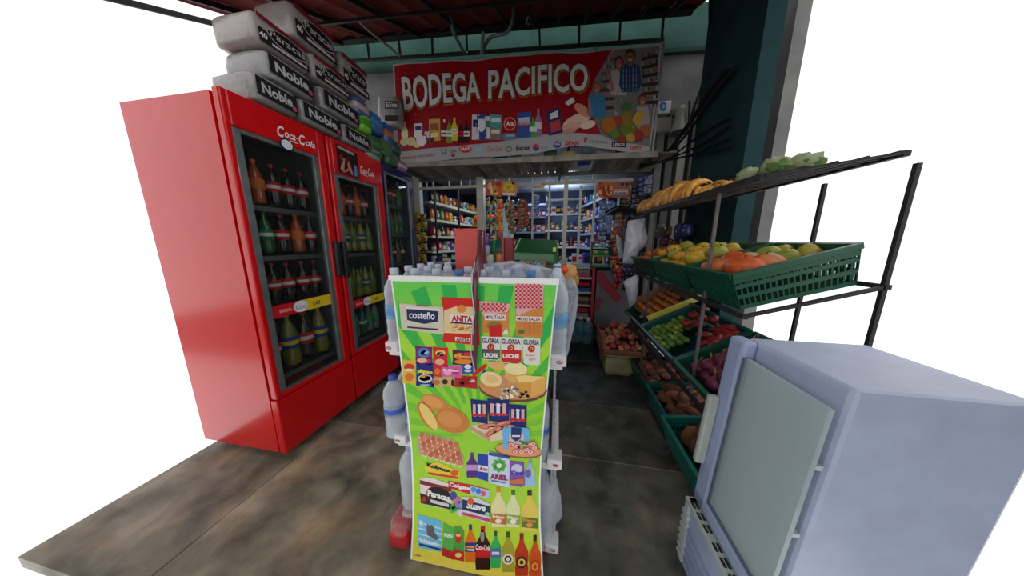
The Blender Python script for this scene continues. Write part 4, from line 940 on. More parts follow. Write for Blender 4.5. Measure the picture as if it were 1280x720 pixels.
# ================================================================== PRODUCE RACK (right)
rk = thing('produce_rack', 'thin dark steel rack holding the green produce crates along the right wall', 'rack', (1.0,1.9,0))
DS = (46,44,46)
def rail(a, b, t_=.018, nm='rail', c=DS): return MB(c).bar(a, b, t_).build(nm, 'dull', rk)
FXR = .775
LV = [(1.045,.14),(.485,.24),(.03,.05)]       # front height, rise to the back
for z, rise in LV:
    rail((FXR,1.15,z),(FXR,2.75,z),.02,'front_rail'); rail((1.22,1.15,z+rise),(1.22,2.75,z+rise),.018,'back_rail')
    for y in (1.16,1.5,2.05,2.46,2.73): rail((FXR,y,z),(1.22,y,z+rise),.014,'cross_rail')
rail((.785,1.47,.49),(.785,1.47,1.60),.013,'upright',(112,106,104)); rail((.785,2.30,0),(.785,2.30,1.60),.012,'upright',(70,66,66))
for y in (2.73,): rail((.785,y,0),(.785,y,1.60),.013,'upright',(60,58,58))
for y in (1.16,1.47,2.30,2.73): rail((1.215,y,0),(1.215,y,1.62),.014,'upright')
# top tray with lattice floor for the plantains
rail((.775,1.18,1.60),(.775,2.86,1.63),.026,'front_rail'); rail((1.2,1.18,1.66),(1.2,2.86,1.68),.02,'back_rail')
for k in range(3,32): y = 1.0+k*.06; MB((40,36,36)).bar((.775,y,1.603+k*.0009),(1.2,y,1.66+k*.0009),.009).build('tray_wire','dull',rk)
for k in range(5): MB((40,36,36)).bar((.82+k*.09,1.18,1.617+k*.012),(.82+k*.09,2.86,1.645+k*.012),.009).build('tray_wire','dull',rk)

def crate(label, loc, L_, Wd, H_, col, rot=(0,0,0), name='produce_crate', group='green produce crates on the rack', dark=.75, nb_=10):
    """open crate with slotted sides; origin at the bottom centre; L_ along y"""
    t = thing(name, label, 'crate', (0,0,0), group); t.location = (0,0,0)
    c2 = tuple(int(q*dark) for q in col); ta = .018
    MB(c2).bbox((-Wd/2+ta,-L_/2+ta,0),(Wd/2-ta,L_/2-ta,.01),.003).build('base','plastic',t)
    r_ = MB(col)
    for a, b in (((-Wd/2,-L_/2),(Wd/2,-L_/2)),((Wd/2,-L_/2),(Wd/2,L_/2)),((Wd/2,L_/2),(-Wd/2,L_/2)),((-Wd/2,L_/2),(-Wd/2,-L_/2))):
        r_.bar((a[0],a[1],H_-.01),(b[0],b[1],H_-.01),.02,.022)
    r_.build('rim','plastic',t)
    for (a, b, nn) in (((-Wd/2,-L_/2),(Wd/2,-L_/2),nb_),((Wd/2,-L_/2),(Wd/2,L_/2),nb_+3),((Wd/2,L_/2),(-Wd/2,L_/2),nb_),((-Wd/2,L_/2),(-Wd/2,-L_/2),nb_+3)):
        s_ = MB(col); a3, b3 = Vector((*a,0)), Vector((*b,0)); f = 1-2*ta/Wd; g_ = 1-2*ta/L_
        def q(u, v):
            top_ = a3.lerp(b3, u); bt = Vector((top_.x*f, top_.y*g_, 0)); p = bt.lerp(top_, v); p.z = v*H_; return p
        for k in range(nn*2+1):
            u = k/(nn*2); s_.bar(q(u,.0), q(u,.96), .0065, .006)
        for v in (.04,.34,.62,.80): s_.bar(q(0,v), q(1,v), .007, .018 if v != .80 else .026)
        s_.build('side_panel','plastic',t)
    t.location = loc; t.rotation_euler = rot; return t
def on_slope(i, x, y, h=0):
    """a point on the tilted level i of the rack"""
    z, rise = LV[i]; return Vector((x, y, z+.012+rise*(x-FXR)/.445+h))
def tilt(i): return -math.atan2(LV[i][1], .445)
G1, G2, G3 = (16,82,62), (14,66,52), (18,86,80)
CRT = {}
for i, ys_, hs, cols_, nm in ((0,((2.44,.53),(1.88,.53),(1.40,.40)),.165,(G2,G1,G1),'top'),(1,((2.48,.5),(1.90,.62),(1.37,.40)),.15,(G2,(16,78,84),G1),'middle'),(2,((2.28,.46),(1.83,.42),(1.37,.44)),.17,(G2,(17,84,78),(26,104,92)),'bottom')):
    for k, (y, L_) in enumerate(ys_):
        what = [['green crate of oranges and yellow mangoes, far end of the top crate level','green crate of yellow mangoes, middle of the top crate level','green crate of papaya and mangoes, near end of the top crate level'],
                ['green crate under the cardboard tray of oranges, middle level','blue green crate of limes and tomatoes, middle level','green crate of red onions, near end of the middle level'],
                ['green crate of round brown potatoes, far end of the bottom level','blue green crate of long sweet potatoes, middle of the bottom level','slotted green crate of big brown yams nearest the cooler']][i][k]
        p = on_slope(i, 1.0-.012, y)
        if (i, k) == (2, 2): p += Vector((-.05, 0, .03))
        CRT[i,k] = crate(what, p, L_, .44, hs, cols_[k], (0, tilt(i), 0))
def in_crate(i, u, y, h): 
    """u from 0 (front) to 1 (back)"""
    p = on_slope(i, .80+u*.39, y, 0); a_ = -tilt(i)
    if i == 2 and y < 1.6: p += Vector((-.05, 0, .03))
    return p+Vector((-math.sin(a_)*h, 0, math.cos(a_)*h))
# produce prototypes
def produce(name, cat, col, rad, seed, mat='fruit', amt=.04, stem=None, stemp=None, seg=14, rings=10, fr=1.6):
    t = thing(name, '', cat); r_ = Vector(rad)
    MB(col).blob((0,0,r_.z), r_, seed, amt, fr, seg, rings).build('flesh','fruit' if mat=='fruit' else mat,t,True)
    if stem: MB(stem).tube([(0,0,r_.z*2-.004),(0.002,0,r_.z*2+.008)],.004,5).build('stem','matte',t)
    return t
def fill(protos, label, group, i, y0, y1, u0, u1, h0, nx, ny, jit=.012, sc=(.9,1.1), layers=1, dz=.03, rotall=True):
    for l_ in range(layers):
        for a in range(nx-l_):
            for b in range(ny-l_):
                u = u0+(u1-u0)*((a+.5+.5*l_)/nx); y = y0+(y1-y0)*((b+.5+.5*l_)/ny)
                p = in_crate(i, u, y+random.uniform(-jit,jit), h0+l_*dz+random.uniform(0,.008))
                place(random.choice(protos), p, (random.uniform(-.3,.3), random.uniform(-.3,.3), random.uniform(0,6.28)) if rotall else (0,0,0), label, group, random.uniform(*sc))
oranges = [produce('orange','orange',c,(.034,.035,.033),s,stem=(90,110,50)) for s,c in ((1,(236,120,30)),(2,(226,100,24)))]
tang = [produce('tangerine','tangerine',c,(.03,.031,.026),s+5,stem=(90,110,50)) for s,c in ((1,(200,106,30)),(2,(206,120,42)))]
mango = [produce('mango','mango',c,(.052,.042,.04),s+9,amt=.06,stem=(90,80,40)) for s,c in ((1,(206,168,44)),(2,(196,150,38)),(3,(160,160,50)))]
mangog = [produce('green_mango','mango',c,(.055,.043,.042),s+29,amt=.06,stem=(90,80,40)) for s,c in ((1,(150,160,60)),(2,(176,160,60)))]
limes = [produce('lime','lime',c,(.024,.021,.02),s+12,amt=.03,stem=(110,120,50)) for s,c in ((1,(96,136,34)),(2,(136,156,50)),(3,(72,116,30)))]
tomato = [produce('tomato','tomato',c,(.034,.034,.028),s+15,stem=(60,120,40)) for s,c in ((1,(150,24,22)),(2,(134,22,24)))]
papaya = [produce('papaya','papaya',c,(.085,.055,.052),s+18,amt=.05,stem=(100,80,40)) for s,c in ((1,(206,90,36)),(2,(196,104,44)))]
potato = [produce('potato','potato',c,(.043,.034,.030),s+21,'earth',.10) for s,c in ((1,(130,84,70)),(2,(104,68,56)),(3,(146,96,78)))]
sweet = [produce('sweet_potato','sweet potato',c,(.085,.034,.033),s+25,'earth',.10,fr=1.9) for s,c in ((1,(140,88,66)),(2,(118,78,58)),(3,(98,66,52)))]
yam = [produce('yam','yam',c,(.085,.052,.048),s+28,'earth',.11,fr=1.9) for s,c in ((1,(134,86,56)),(2,(112,74,52)))]
def onion(col, s, name='onion'):
    t = thing(name, '', 'onion')
    MB(col).lathe([(.004,0),(.018,.003),(.032,.014),(.036,.028),(.031,.043),(.016,.054),(.006,.062),(.005,.072)],14).build('bulb','fruit',t,True)
    MB((170,130,96)).tube([(0,0,.07),(.003,.002,.082),(.008,.003,.088)],[.005,.003,.001],5).build('dry_neck','matte',t); return t
ronion = [onion((120,40,72),1,'red_onion'), onion((100,28,60),2,'red_onion')]
bonion = [onion((176,84,56),1), onion((134,54,44),2), onion((196,124,84),3)]
def pepper(col):
    t = thing('red_pepper','','pepper'); pts = [(0,0,.03),(.02,0,.032),(.045,.004,.028),(.07,.01,.024),(.095,.02,.016),(.11,.028,.01)]
    MB(col).tube(pts,[.008,.022,.026,.022,.012,.003],9).build('flesh','fruit',t,True); MB((60,110,40)).tube([(-.018,0,.036),(.004,0,.031)],[.003,.007],6).build('stem','matte',t,True); return t
pep = [pepper((140,16,20)), pepper((160,28,24))]
# top crates
fill(oranges,'orange lying at the far left end of the top crate level','oranges on the top crate level',0,2.42,2.68,.0,.9,.08,4,3,layers=2,dz=.035)
fill(mango,'ripe yellow mango in the two farther green crates of the top level','mangoes on the top crate level',0,2.18,2.40,.0,.95,.08,4,2,layers=2,dz=.05)
fill(mango,'ripe yellow mango in the middle crate of the top level','mangoes in the middle top crate',0,1.64,2.12,.0,.95,.075,4,5,layers=2,dz=.05)
fill(mangog,'greenish mango at the back of the near top crate','green mangoes in the near top crate',0,1.32,1.55,.45,1,.09,3,2)
fill(papaya,'orange papaya in the near crate of the top level','papayas in the near top crate',0,1.24,1.56,.1,.5,.085,2,2)
pp = sorted([o for o in C.objects if o.name.startswith('papaya') and o.parent is None and o.get('label')], key=lambda o: (round(o.location.y,1), o.location.x))
for i_, o in enumerate(pp): o['label'] = 'orange papaya in the near top crate, '+['nearest the camera, at the front','nearest the camera, at the back','farther one at the front','farther one at the back','on top in the middle'][min(i_,4)]
# middle level: tray of tangerines, limes and tomatoes, peppers, red onions
tr = thing('cardboard_tray','brown cardboard tray of tangerines with a yellow strip on its near edge','tray',(0,0,0))
MB((150,124,98)).box((-.215,-.22,0),(.215,.22,.006)).build('base','card',tr)
wl_ = MB((150,124,98)); wl_.box((-.215,.214,0),(.215,.22,.10)); wl_.box((-.215,-.22,0),(-.209,.22,.045)); wl_.box((.209,-.22,0),(.215,.22,.14)); wl_.build('side','card',tr)
MB((196,188,84)).bbox((-.22,-.232,.0),(.235,-.216,.05),.004).build('yellow_edge_strip','plastic',tr)
tr.location = on_slope(1, 1.0, 2.50, .155); tr.rotation_euler = (0,tilt(1),0)
def on_tray(u,v,h=.0):
    return Matrix.LocRotScale(tr.location, tr.rotation_euler, None) @ Vector((-.2+u*.4, -.2+v*.4, .006+h))
for a in range(5):
    for b in range(6):
        if a > 3 and b < 2: continue
        place(random.choice(tang), on_tray(a/5*.9+.07, b/6+.07+.07*(a%2), .006*(b%2)), (0,0,random.uniform(0,6)), 'tangerine in the cardboard tray on the middle level', 'tangerines in the cardboard tray')
fill(limes,'lime in the blue green crate below the cardboard tray','limes in the blue green crate',1,1.98,2.18,.02,.7,.075,7,4,sc=(.9,1.2),layers=2,dz=.02)
fill(limes,'lime on the near side of the tomatoes in the blue green crate','limes near the tomatoes',1,1.80,1.98,.0,.4,.085,4,4,sc=(.9,1.2))
for k,(u,y) in enumerate(((.75,2.05),(.95,2.08),(.66,1.90),(.86,1.88),(.55,1.97),(.78,1.97))): place(tomato[k%2], in_crate(1,u,y,.115), (0,0,k), 'tomato on top of the limes, '+['farthest back','against the far corner','nearest the camera','at the back right','low on the left side','in the middle of them'][k], 'tomatoes among the limes', 1.1)
for k in range(12): place(pep[k%2], in_crate(1,.62+.10*(k%4),1.63+.04*(k//4)-.02*(k%2),.085+.012*(k//8)), (random.uniform(-.3,.3),random.uniform(-.2,.2),random.uniform(2,4)), 'shiny red pepper at the back of the middle level', 'red peppers on the middle level', .9)
fill(ronion,'red onion in the green crate behind the cooler handle','red onions in the near middle crate',1,1.20,1.54,.05,.95,.06,5,4,sc=(1.1,1.4),layers=2,dz=.035)
# bottom level
fill(potato,'round brown potato in the far crate of the bottom level','potatoes in the far bottom crate',2,2.07,2.49,.02,.98,.075,5,5,layers=2,dz=.05,sc=(.95,1.2))
fill(sweet,'long sweet potato in the middle crate of the bottom level','sweet potatoes in the bottom crate',2,1.64,2.02,.05,.95,.08,3,5,layers=2,dz=.045,sc=(.85,1.1))
fill(yam,'big brown yam in the crate nearest the cooler','yams in the near bottom crate',2,1.20,1.56,.1,.95,.07,3,3,layers=2,dz=.06,sc=(.9,1.15))
# plantains
def banana(col, s_=1.0, k_=0):
    mb = MB(col); pts = []; rr = []
    for k in range(10):
        a_ = -.15+2.25*k/9; pts.append((.10-.115*math.cos(a_)*s_-.02, .012*math.sin(a_*2+k_), .125*math.sin(a_)*s_+.02)); rr.append([.008,.016,.021,.024,.025,.025,.023,.019,.012,.007][k]*s_)
    mb.tube(pts, rr, 8); return mb
def bunch(n_, sp, cols_, stem=True):
    t = thing('plantain_bunch','','plantains')
    for k in range(n_):
        mb = banana(cols_[k%len(cols_)], .92+.05*math.sin(k*1.9), k); Mx = Matrix.Translation((.012*(k%2), (k-(n_-1)/2)*sp, 0)) @ Euler((.22*(k-(n_-1)/2)/n_, 0, .3*(k-(n_-1)/2)/n_)).to_matrix().to_4x4()
        mb.v = [Mx @ q for q in mb.v]; mb.build('plantain','fruit',t,True)
        MB((50,34,20)).blob(Mx @ Vector((-.035,0,.005)),.010,k,.1,3,8,6).build('dark_tip','earth',t,True)
    MB((54,40,24)).tube([(.12,0,.12),(.13,0,.16),(.12,.01,.20)],[.014,.010,.006],7).build('bunch_stem','earth',t,True); return t
BC = [(222,158,66),(200,136,54),(184,116,48),(228,172,84),(206,146,60)]
b1 = bunch(5,.042,BC); b2 = bunch(4,.044,BC[2:]+BC[:2])
for k,(x,y,z_,rz_,s_) in enumerate(((.83,2.80,1.635,.1,.95),(.83,2.61,1.63,.15,1.0),(.83,2.42,1.63,.0,1.1),(.84,2.22,1.63,.1,1.12),(.85,2.03,1.63,.35,(1,1,.95)),(.92,1.86,1.63,1.0,(1,1,.6)),(.98,1.68,1.64,1.3,(1,.9,.45)))):
    place([b1,b2][k%2], (x,y,z_), (0,0,rz_), 'bunch of ripe plantains on the top rack tray, '+ORD[k]+' from its far end', 'plantain bunches on the top tray', s_)
cauli = thing('leafy_greens','','vegetable'); MB((150,158,120)).blob((0,0,.04),(.06,.05,.045),4,.2,4,16,10).build('leaves','matte',cauli,True); MB((90,120,60)).blob((.02,.01,.03),(.05,.05,.035),9,.25,4,14,8).build('outer_leaves','matte',cauli,True)
for k,(x,y,z_) in enumerate(((1.02,1.66,1.665),(1.05,1.54,1.665),(1.12,1.62,1.675),(.98,1.44,1.655),(1.12,1.48,1.675))): place(cauli,(x,y,z_),(0,0,k*1.3),'pale green vegetable at the near end of the top tray, '+['leftmost','second from the left','at the back','nearest the camera','back right'][k],'pale vegetables on the top tray')

# floor crates beyond the rack
t = thing('beige_crate','beige plastic crate on the floor under the wooden onion box','crate',(.64,2.74,0))
c = crate('', (0,0,0), .46, .32, .225, (136,134,96), group=None, nb_=4)
for o in kids(c): o.parent = t
bpy.data.objects.remove(c)
MB((146,144,106)).bbox((-.165,-.235,.03),(.165,-.222,.17),.004).build('end_panel','plastic',t).location = (0,0,0)
o_ = kids(t)[-1]; 
t.location = (.68,2.74,0); 
for o in kids(t):
    if o.name.startswith('end_panel'):
        for v in o.data.vertices: v.co += Vector((.64,2.74,0))
t = thing('wooden_crate','brown wooden slat box of onions on the beige crate','crate',(.68,2.72,.226))
WO = (122,74,54)
wx0, wx1, wy0, wy1, wz0, wz1 = .47,.90,2.48,2.96,.232,.40
for z in (.25,.30,.355): 
    MB(WO).box((wx0,wy0,z),(wx1,wy0+.012,z+.04)).build('slat','wood',t) if z < .3 else None
    MB(WO).box((wx0,wy1-.012,z),(wx1,wy1,z+.042)).build('slat','wood',t)
    MB(WO).box((wx0,wy0,z),(wx0+.012,wy1,z+.042)).build('slat','wood',t); MB(WO).box((wx1-.012,wy0,z),(wx1,wy1,z+.042)).build('slat','wood',t)
MB((120,74,54)).box((wx0,wy0,wz0),(wx1,wy1,wz0+.012)).build('base','wood',t)
for x in (wx0+.012,wx1-.037):
    for y in (wy0+.012,wy1-.037): MB((130,80,58)).box((x,y,wz0),(x+.025,y+.025,.41)).build('corner_post','wood',t)
for a in range(6):
    for b in range(6):
        if b < 5 or a > 0: place(bonion[(a+b*2)%3], (wx0+.06+a*.062, wy0+.06+b*.068, wz0+.03+.02*((a+b)%2)+.012*b+(.05 if a>1 and b>1 else 0)), (random.uniform(-.5,.5),random.uniform(-.5,.5),0), 'brown onion in the wooden slat box', 'onions in the wooden box', random.uniform(.95,1.15))
# water jugs on the floor by the counter
t = thing('water_jug','','bottle')
MB((110,160,176)).lathe([(.06,0),(.075,.01),(.078,.05),(.072,.10),(.078,.13),(.078,.2),(.07,.24),(.05,.29),(.025,.32),(.022,.34)],16).build('body','pet',t,True)
MB((206,214,220)).lathe([(.026,.325),(.027,.36),(.02,.365)],12).build('cap','plastic',t,True); MB((60,120,150)).lathe([(.079,.135),(.08,.14),(.08,.19),(.079,.195)],16).build('bottle_label','print',t,True)
jug = t
for x,y,nm in ((.24,3.33,'left'),(.43,3.31,'right'),(.335,3.36,'back')): place(jug,(x,y,0),(0,0,x*9),f'blue tinted water jug on the floor below the counter, the {nm} one of the three','water jugs on the floor')

# ------------------------------------------------------------------ glass door cooler at the right edge
ck = thing('glass_cooler','low blue white glass fronted cooler at the lower right edge','fridge',(.83,.79,0))
CB = (176,186,214)
cx0 = .582; cy1 = .962; cy0 = .62; bz = .335
m_ = MB(CB); m_.bbox((cx0+.03,cy0,bz),(cx0+.36,cy1-.02,1.03),.012); cab_ = m_.build('cabinet','plastic',ck)
d_ = MB((160,174,208)).bbox((cx0-.012,cy1-.075,bz+.005),(cx0+.03,cy1,1.03),.012); d_.bbox((cx0-.012,cy0,bz+.005),(cx0+.03,cy1,bz+.06),.012); d_ = d_.build('door','plastic',ck)
g1_ = MB((96,106,120)).bbox((cx0-.010,cy0,bz+.06),(cx0+.02,cy1-.076,bz+.075),.003); g1_.bbox((cx0-.010,cy1-.09,bz+.06),(cx0+.02,cy1-.076,.98),.003); g1_ = g1_.build('gasket','plastic',d_)
g2_ = MB((170,190,196)).box((cx0-.006,cy0,bz+.075),(cx0+.005,cy1-.09,.98)).build('door_glass','glass_pale',d_)
g3_ = MB((170,178,172)).bbox((cx0-.048,cy1-.032,.515),(cx0-.012,cy1-.008,.80),.008).build('door_handle','plastic',d_)
g4_ = MB((190,200,206))
for z in (.62,.82): g4_.box((cx0+.005,cy0,z),(cx0+.02,cy1-.10,z+.012))
g4_ = g4_.build('shelf_edge','plastic',d_)
for o in (cab_, d_, g1_, g2_, g3_, g4_):          # the front of the cabinet leans back a little
    for v in o.data.vertices: v.co.x += .056*(v.co.z-bz)
bs = MB((168,182,212)).bbox((cx0-.032,cy0,.03),(cx0+.36,cy1-.02,bz-.015),.008).build('base_panel','plastic',ck)
MB((186,194,186)).bbox((cx0-.038,cy1-.04,.03),(cx0+.34,cy1-.002,bz),.010).build('corner_cover','plastic',bs)
for k in range(7): MB((176,186,186)).bbox((cx0-.042,cy1-.045,.05+k*.034),(cx0-.01,cy1+.003,.070+k*.034),.006).build('rib','plastic',bs)
MB((184,190,182)).bbox((cx0-.038,cy0,bz-.016),(cx0+.0,cy1-.004,bz),.004).build('vent_strip','plastic',bs)
for k in range(6):
    for j in range(2): MB((44,48,42)).box((cx0-.031+j*.013,cy1-.055-k*.042-(k//3)*.014,bz+.0002),(cx0-.022+j*.013,cy1-.028-k*.042-(k//3)*.014,bz+.0016)).build('vent_slot','dull',bs)
for k in range(4): MB((150,164,198)).bar((cx0-.034,cy0,.08+k*.045),(cx0-.034,cy1-.05,.08+k*.045),.006,.018).build('pressed_groove','plastic',bs)

# hanging plastic bags at the far end of the rack
def hangbag(label, pts, y, seed, th=.045): return filmbag(label, dense(pts), y, th, seed, (186,188,200), 'hanging_plastic_bag', 'plastic bag', 'bag')
hangbag('shiny white plastic bag hanging below the plantain tray', [(785,276),(806,273),(808,290),(811,300),(806,308),(799,314),(793,330),(778,329),(782,300)], 2.70, 4)
hangbag('smaller white plastic bag hanging under the big one, beside the top crate', [(779,352),(799,341),(798,362),(795,378),(787,386),(783,366)], 2.62, 9, .03)
hangbag('narrow white bag hanging left of the big shiny bag', [(770,293),(776,297),(780,322),(774,324),(770,305)], 3.0, 12, .02)
t = thing('cable_tangle','black strap bundle hanging beside the plantains','basket',W(775,270,1,2.9))
for k in range(9): MB((24,22,28)).tube([W(756+k*3.2,266+3*math.sin(k),1,2.9+.02*k),W(770+k*2,258+k%3*3,1,2.86+.02*k),W(795,262+k,1,2.84)],.012,5).build('strap','dull',t,True)
# wall goods behind the crates
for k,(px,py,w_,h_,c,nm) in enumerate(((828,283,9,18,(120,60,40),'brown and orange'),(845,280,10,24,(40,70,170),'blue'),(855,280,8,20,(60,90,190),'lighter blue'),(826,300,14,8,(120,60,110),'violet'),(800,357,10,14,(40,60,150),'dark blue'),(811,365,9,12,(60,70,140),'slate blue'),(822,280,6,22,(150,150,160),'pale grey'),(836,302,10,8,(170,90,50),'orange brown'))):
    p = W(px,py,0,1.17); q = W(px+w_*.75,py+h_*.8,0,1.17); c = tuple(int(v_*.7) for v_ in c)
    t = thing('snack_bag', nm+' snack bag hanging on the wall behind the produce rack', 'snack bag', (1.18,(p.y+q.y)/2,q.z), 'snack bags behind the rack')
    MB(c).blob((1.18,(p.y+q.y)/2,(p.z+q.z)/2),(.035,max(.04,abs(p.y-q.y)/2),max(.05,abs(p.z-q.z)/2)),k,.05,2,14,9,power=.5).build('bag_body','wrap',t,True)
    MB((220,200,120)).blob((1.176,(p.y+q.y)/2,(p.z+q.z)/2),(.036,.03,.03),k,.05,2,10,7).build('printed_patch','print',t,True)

# ------------------------------------------------------------------ counter below the grille
ct = thing('counter_unit','low open counter unit with stacked cartons under the grille','counter',(.33,3.6,0))
MB((60,62,66)).box((-1.9,3.605,0),(-.06,3.635,.98)).build('lower_panel','matte',ct)
MB((52,54,60)).box((-.05,3.60,0),(.72,3.63,1.02)).build('back_panel','matte',ct)
for z in (.30,.48,.66,.86,1.0): MB((176,178,180)).bbox((-.05,3.44,z),(.46,3.6,z+.03),.004).build('shelf_board','plastic',ct)
MB((176,30,40)).bbox((.46,3.43,.0),(.50,3.6,1.02),.004).build('side_post','plastic',ct)
for k,(z,c,nm) in enumerate(((.33,(150,152,150),'grey'),(.51,(70,74,70),'dark'),(.56,(150,120,90),'brown'),(.69,(40,90,140),'blue'),(.76,(176,40,50),'red'),(.89,(196,80,80),'faded red'),(.94,(120,124,120),'dull green'),(.40,(186,44,50),'bright red'))):
    tag(MB(c).bbox((.0,3.45,z),(.44,3.58,z+.05),.006).build('flat_carton','card',origin=(.2,3.5,z)),nm+' flattened carton lying in the counter unit','carton','cartons in the counter unit')
t = thing('sign_panel','white and red printed board leaning below the grille right of the counter','board',(.68,3.44,.3))
MB((104,106,112)).bbox((.52,3.44,.22),(.98,3.47,.98),.006).build('board','print',t)
m_ = Print(lambda u,v,L: Vector((u,3.439-L,v)),.002); m_.poly([(.53,.97),(.60,.97),(.86,.62),(.80,.55),(.55,.80)],(150,50,64)); m_.L=1; m_.poly([(.53,.60),(.62,.62),(.58,.45),(.53,.42)],(150,50,70)); m_.build('printed_shape','print',t)
t = thing('dark_sack','dark grey sacks on the floor against the board','sack',(.7,3.2,0)); 
for k,(x,y) in enumerate(((.62,3.25),(.80,3.3),(.7,3.15))): MB((44,46,50)).blob((x,y,.14),(.11,.1,.15),k,.1,2,16,10).build('sack_body','card',t,True)
# ================================================================== GOODS behind and in front of the grille
KINDS = [((200,40,46),'red'),((226,176,50),'yellow'),((50,80,170),'blue'),((220,222,224),'white'),((226,110,40),'orange'),((60,140,80),'green'),((120,60,130),'violet'),((140,90,60),'brown'),((100,170,200),'light blue'),((40,44,54),'black')]
def goods(kind, col, col2, w_, h_, d_=.06):
    t = thing({'bag':'snack_bag','box':'grocery_box','jar':'jar','bot':'grocery_bottle'}[kind], '', {'bag':'snack bag','box':'box','jar':'jar','bot':'bottle'}[kind])
    if kind == 'bag':
        MB(col).blob((0,0,h_/2),(w_/2,d_/2,h_/2),w_*90,.04,2,12,8,power=.5).build('bag_body','wrap',t,True)
        MB(col2).blob((0,-.006,h_*.5),(w_*.36,d_/2,h_*.2),3,.04,2,10,6,power=.7).build('printed_patch','print',t,True)
    elif kind == 'box':
        MB(col).bbox((-w_/2,-d_/2,0),(w_/2,d_/2,h_),.004).build('carton','card',t)
        MB(col2).box((-w_*.38,-d_/2-.002,h_*.35),(w_*.38,-d_/2,h_*.75)).build('printed_patch','print',t)
    elif kind == 'jar':
        MB(col).lathe([(w_*.42,0),(w_*.5,h_*.08),(w_*.5,h_*.7),(w_*.4,h_*.82)],12).build('jar_body','liquid',t,True); MB(col2).lathe([(w_*.42,h_*.8),(w_*.44,h_*.82),(w_*.44,h_),(w_*.4,h_)],12).build('lid','plastic',t,True)
        MB((226,220,206)).lathe([(w_*.51,h_*.25),(w_*.515,h_*.26),(w_*.515,h_*.55),(w_*.51,h_*.56)],12).build('jar_label','print',t,True)
    else:
        MB(col).lathe([(w_*.4,0),(w_*.45,h_*.05),(w_*.45,h_*.55),(w_*.2,h_*.75),(w_*.15,h_*.92)],12).build('body','liquid',t,True); MB(col2).lathe([(w_*.17,h_*.9),(w_*.18,h_*.92),(w_*.17,h_)],10).build('cap','plastic',t,True)
        MB(col2).lathe([(w_*.46,h_*.2),(w_*.465,h_*.21),(w_*.465,h_*.45),(w_*.46,h_*.46)],12).build('bottle_label','print',t,True)
    return t
PG = {}
def gp(kind, ci, cj, w_, h_):
    k = (kind, ci, cj, round(w_,2), round(h_,2))
    if k not in PG: PG[k] = goods(kind, KINDS[ci][0], KINDS[cj][0], w_, h_)
    return PG[k]
SIZES = {'bag':(.13,.19),'box':(.10,.17),'jar':(.09,.13),'bot':(.08,.24)}
MIX = [('bag',7,3),('box',9,1),('jar',9,3),('bag',9,4),('box',2,9),('jar',7,1),('bag',2,1),('box',3,0),('bag',6,3),('jar',0,9)]
def stock(a, b, n_, seq, where, group, rot=0, hmax=None, rows=1):
    """goods along a shelf from a to b"""
    a = Vector(a); b = Vector(b)
    for i in range(n_):
        kind, ci, cj = seq[i%len(seq)] if random.random() < .6 else random.choice(MIX); w_, h_ = SIZES[kind]
        if hmax: h_ = min(h_, hmax)
        p = a.lerp(b, (i+.5)/n_)
        place(gp(kind, ci, cj, w_, h_), p, (0,0,rot+random.uniform(-.1,.1)), f'{KINDS[ci][1]} {dict(bag="snack bag",box="box",jar="jar",bot="bottle")[kind]} with {KINDS[cj][1]} print, {ORD[i]} on {where}', group)
def shelf_unit(label, a, b, zs, depth, nrm, col=(206,206,196), edge=(220,216,190), name='wall_shelving', back=True):
    """shelves between the floor points a and b; nrm points to the front"""
    a = Vector((*a,0)); b = Vector((*b,0)); n_ = Vector((*nrm,0)).normalized(); t = thing(name, label, 'shelves', (a+b)/2)
    for z in zs:
        q = Vector((0,0,z)); s_ = MB(col); A, B, Cc, D = a+q, b+q, b+q-n_*depth, a+q-n_*depth; dn = Vector((0,0,-.018))
        s_.add([A,B,Cc,D,A+dn,B+dn,Cc+dn,D+dn],[(0,1,2,3),(7,6,5,4),(0,4,5,1),(1,5,6,2),(2,6,7,3),(3,7,4,0)]); s_ = s_.build('shelf','plastic',t)
        MB(edge).bar(a+q+n_*.008+dn*.5, b+q+n_*.008+dn*.5, .012, .04).build('price_rail','plastic',s_)
    for p in (a, b): MB((70,74,80)).bar(p-n_*depth, p-n_*depth+Vector((0,0,max(zs)+.2)), .03).build('upright','dull',t)
    return t
# left interior wall
LS = (.95,1.20,1.45,1.72,2.0)
shelf_unit('long shelving on the left wall inside the shop', (-2.05,3.85), (-1.75,6.3), LS, .34, (1,-.12))
seqA = [('bag',1,0),('bag',7,1),('bag',0,3),('bag',4,1),('box',3,2),('bag',5,1),('bag',0,1),('bag',1,4)]
seqB = [('box',3,9),('jar',7,0),('box',0,3),('jar',1,5),('bot',9,3),('box',7,1),('jar',3,0)]
for k, z in enumerate(LS):
    s_ = (seqA if k >= 3 else seqB); s_ = s_[k:]+s_[:k]
    stock((-2.13,3.98,z+.003),(-1.86,6.1,z+.003),15,s_,['the lowest','the second','the third','the fourth','the top'][k]+' left wall shelf','goods on the left wall shelving',math.pi/2,.2)
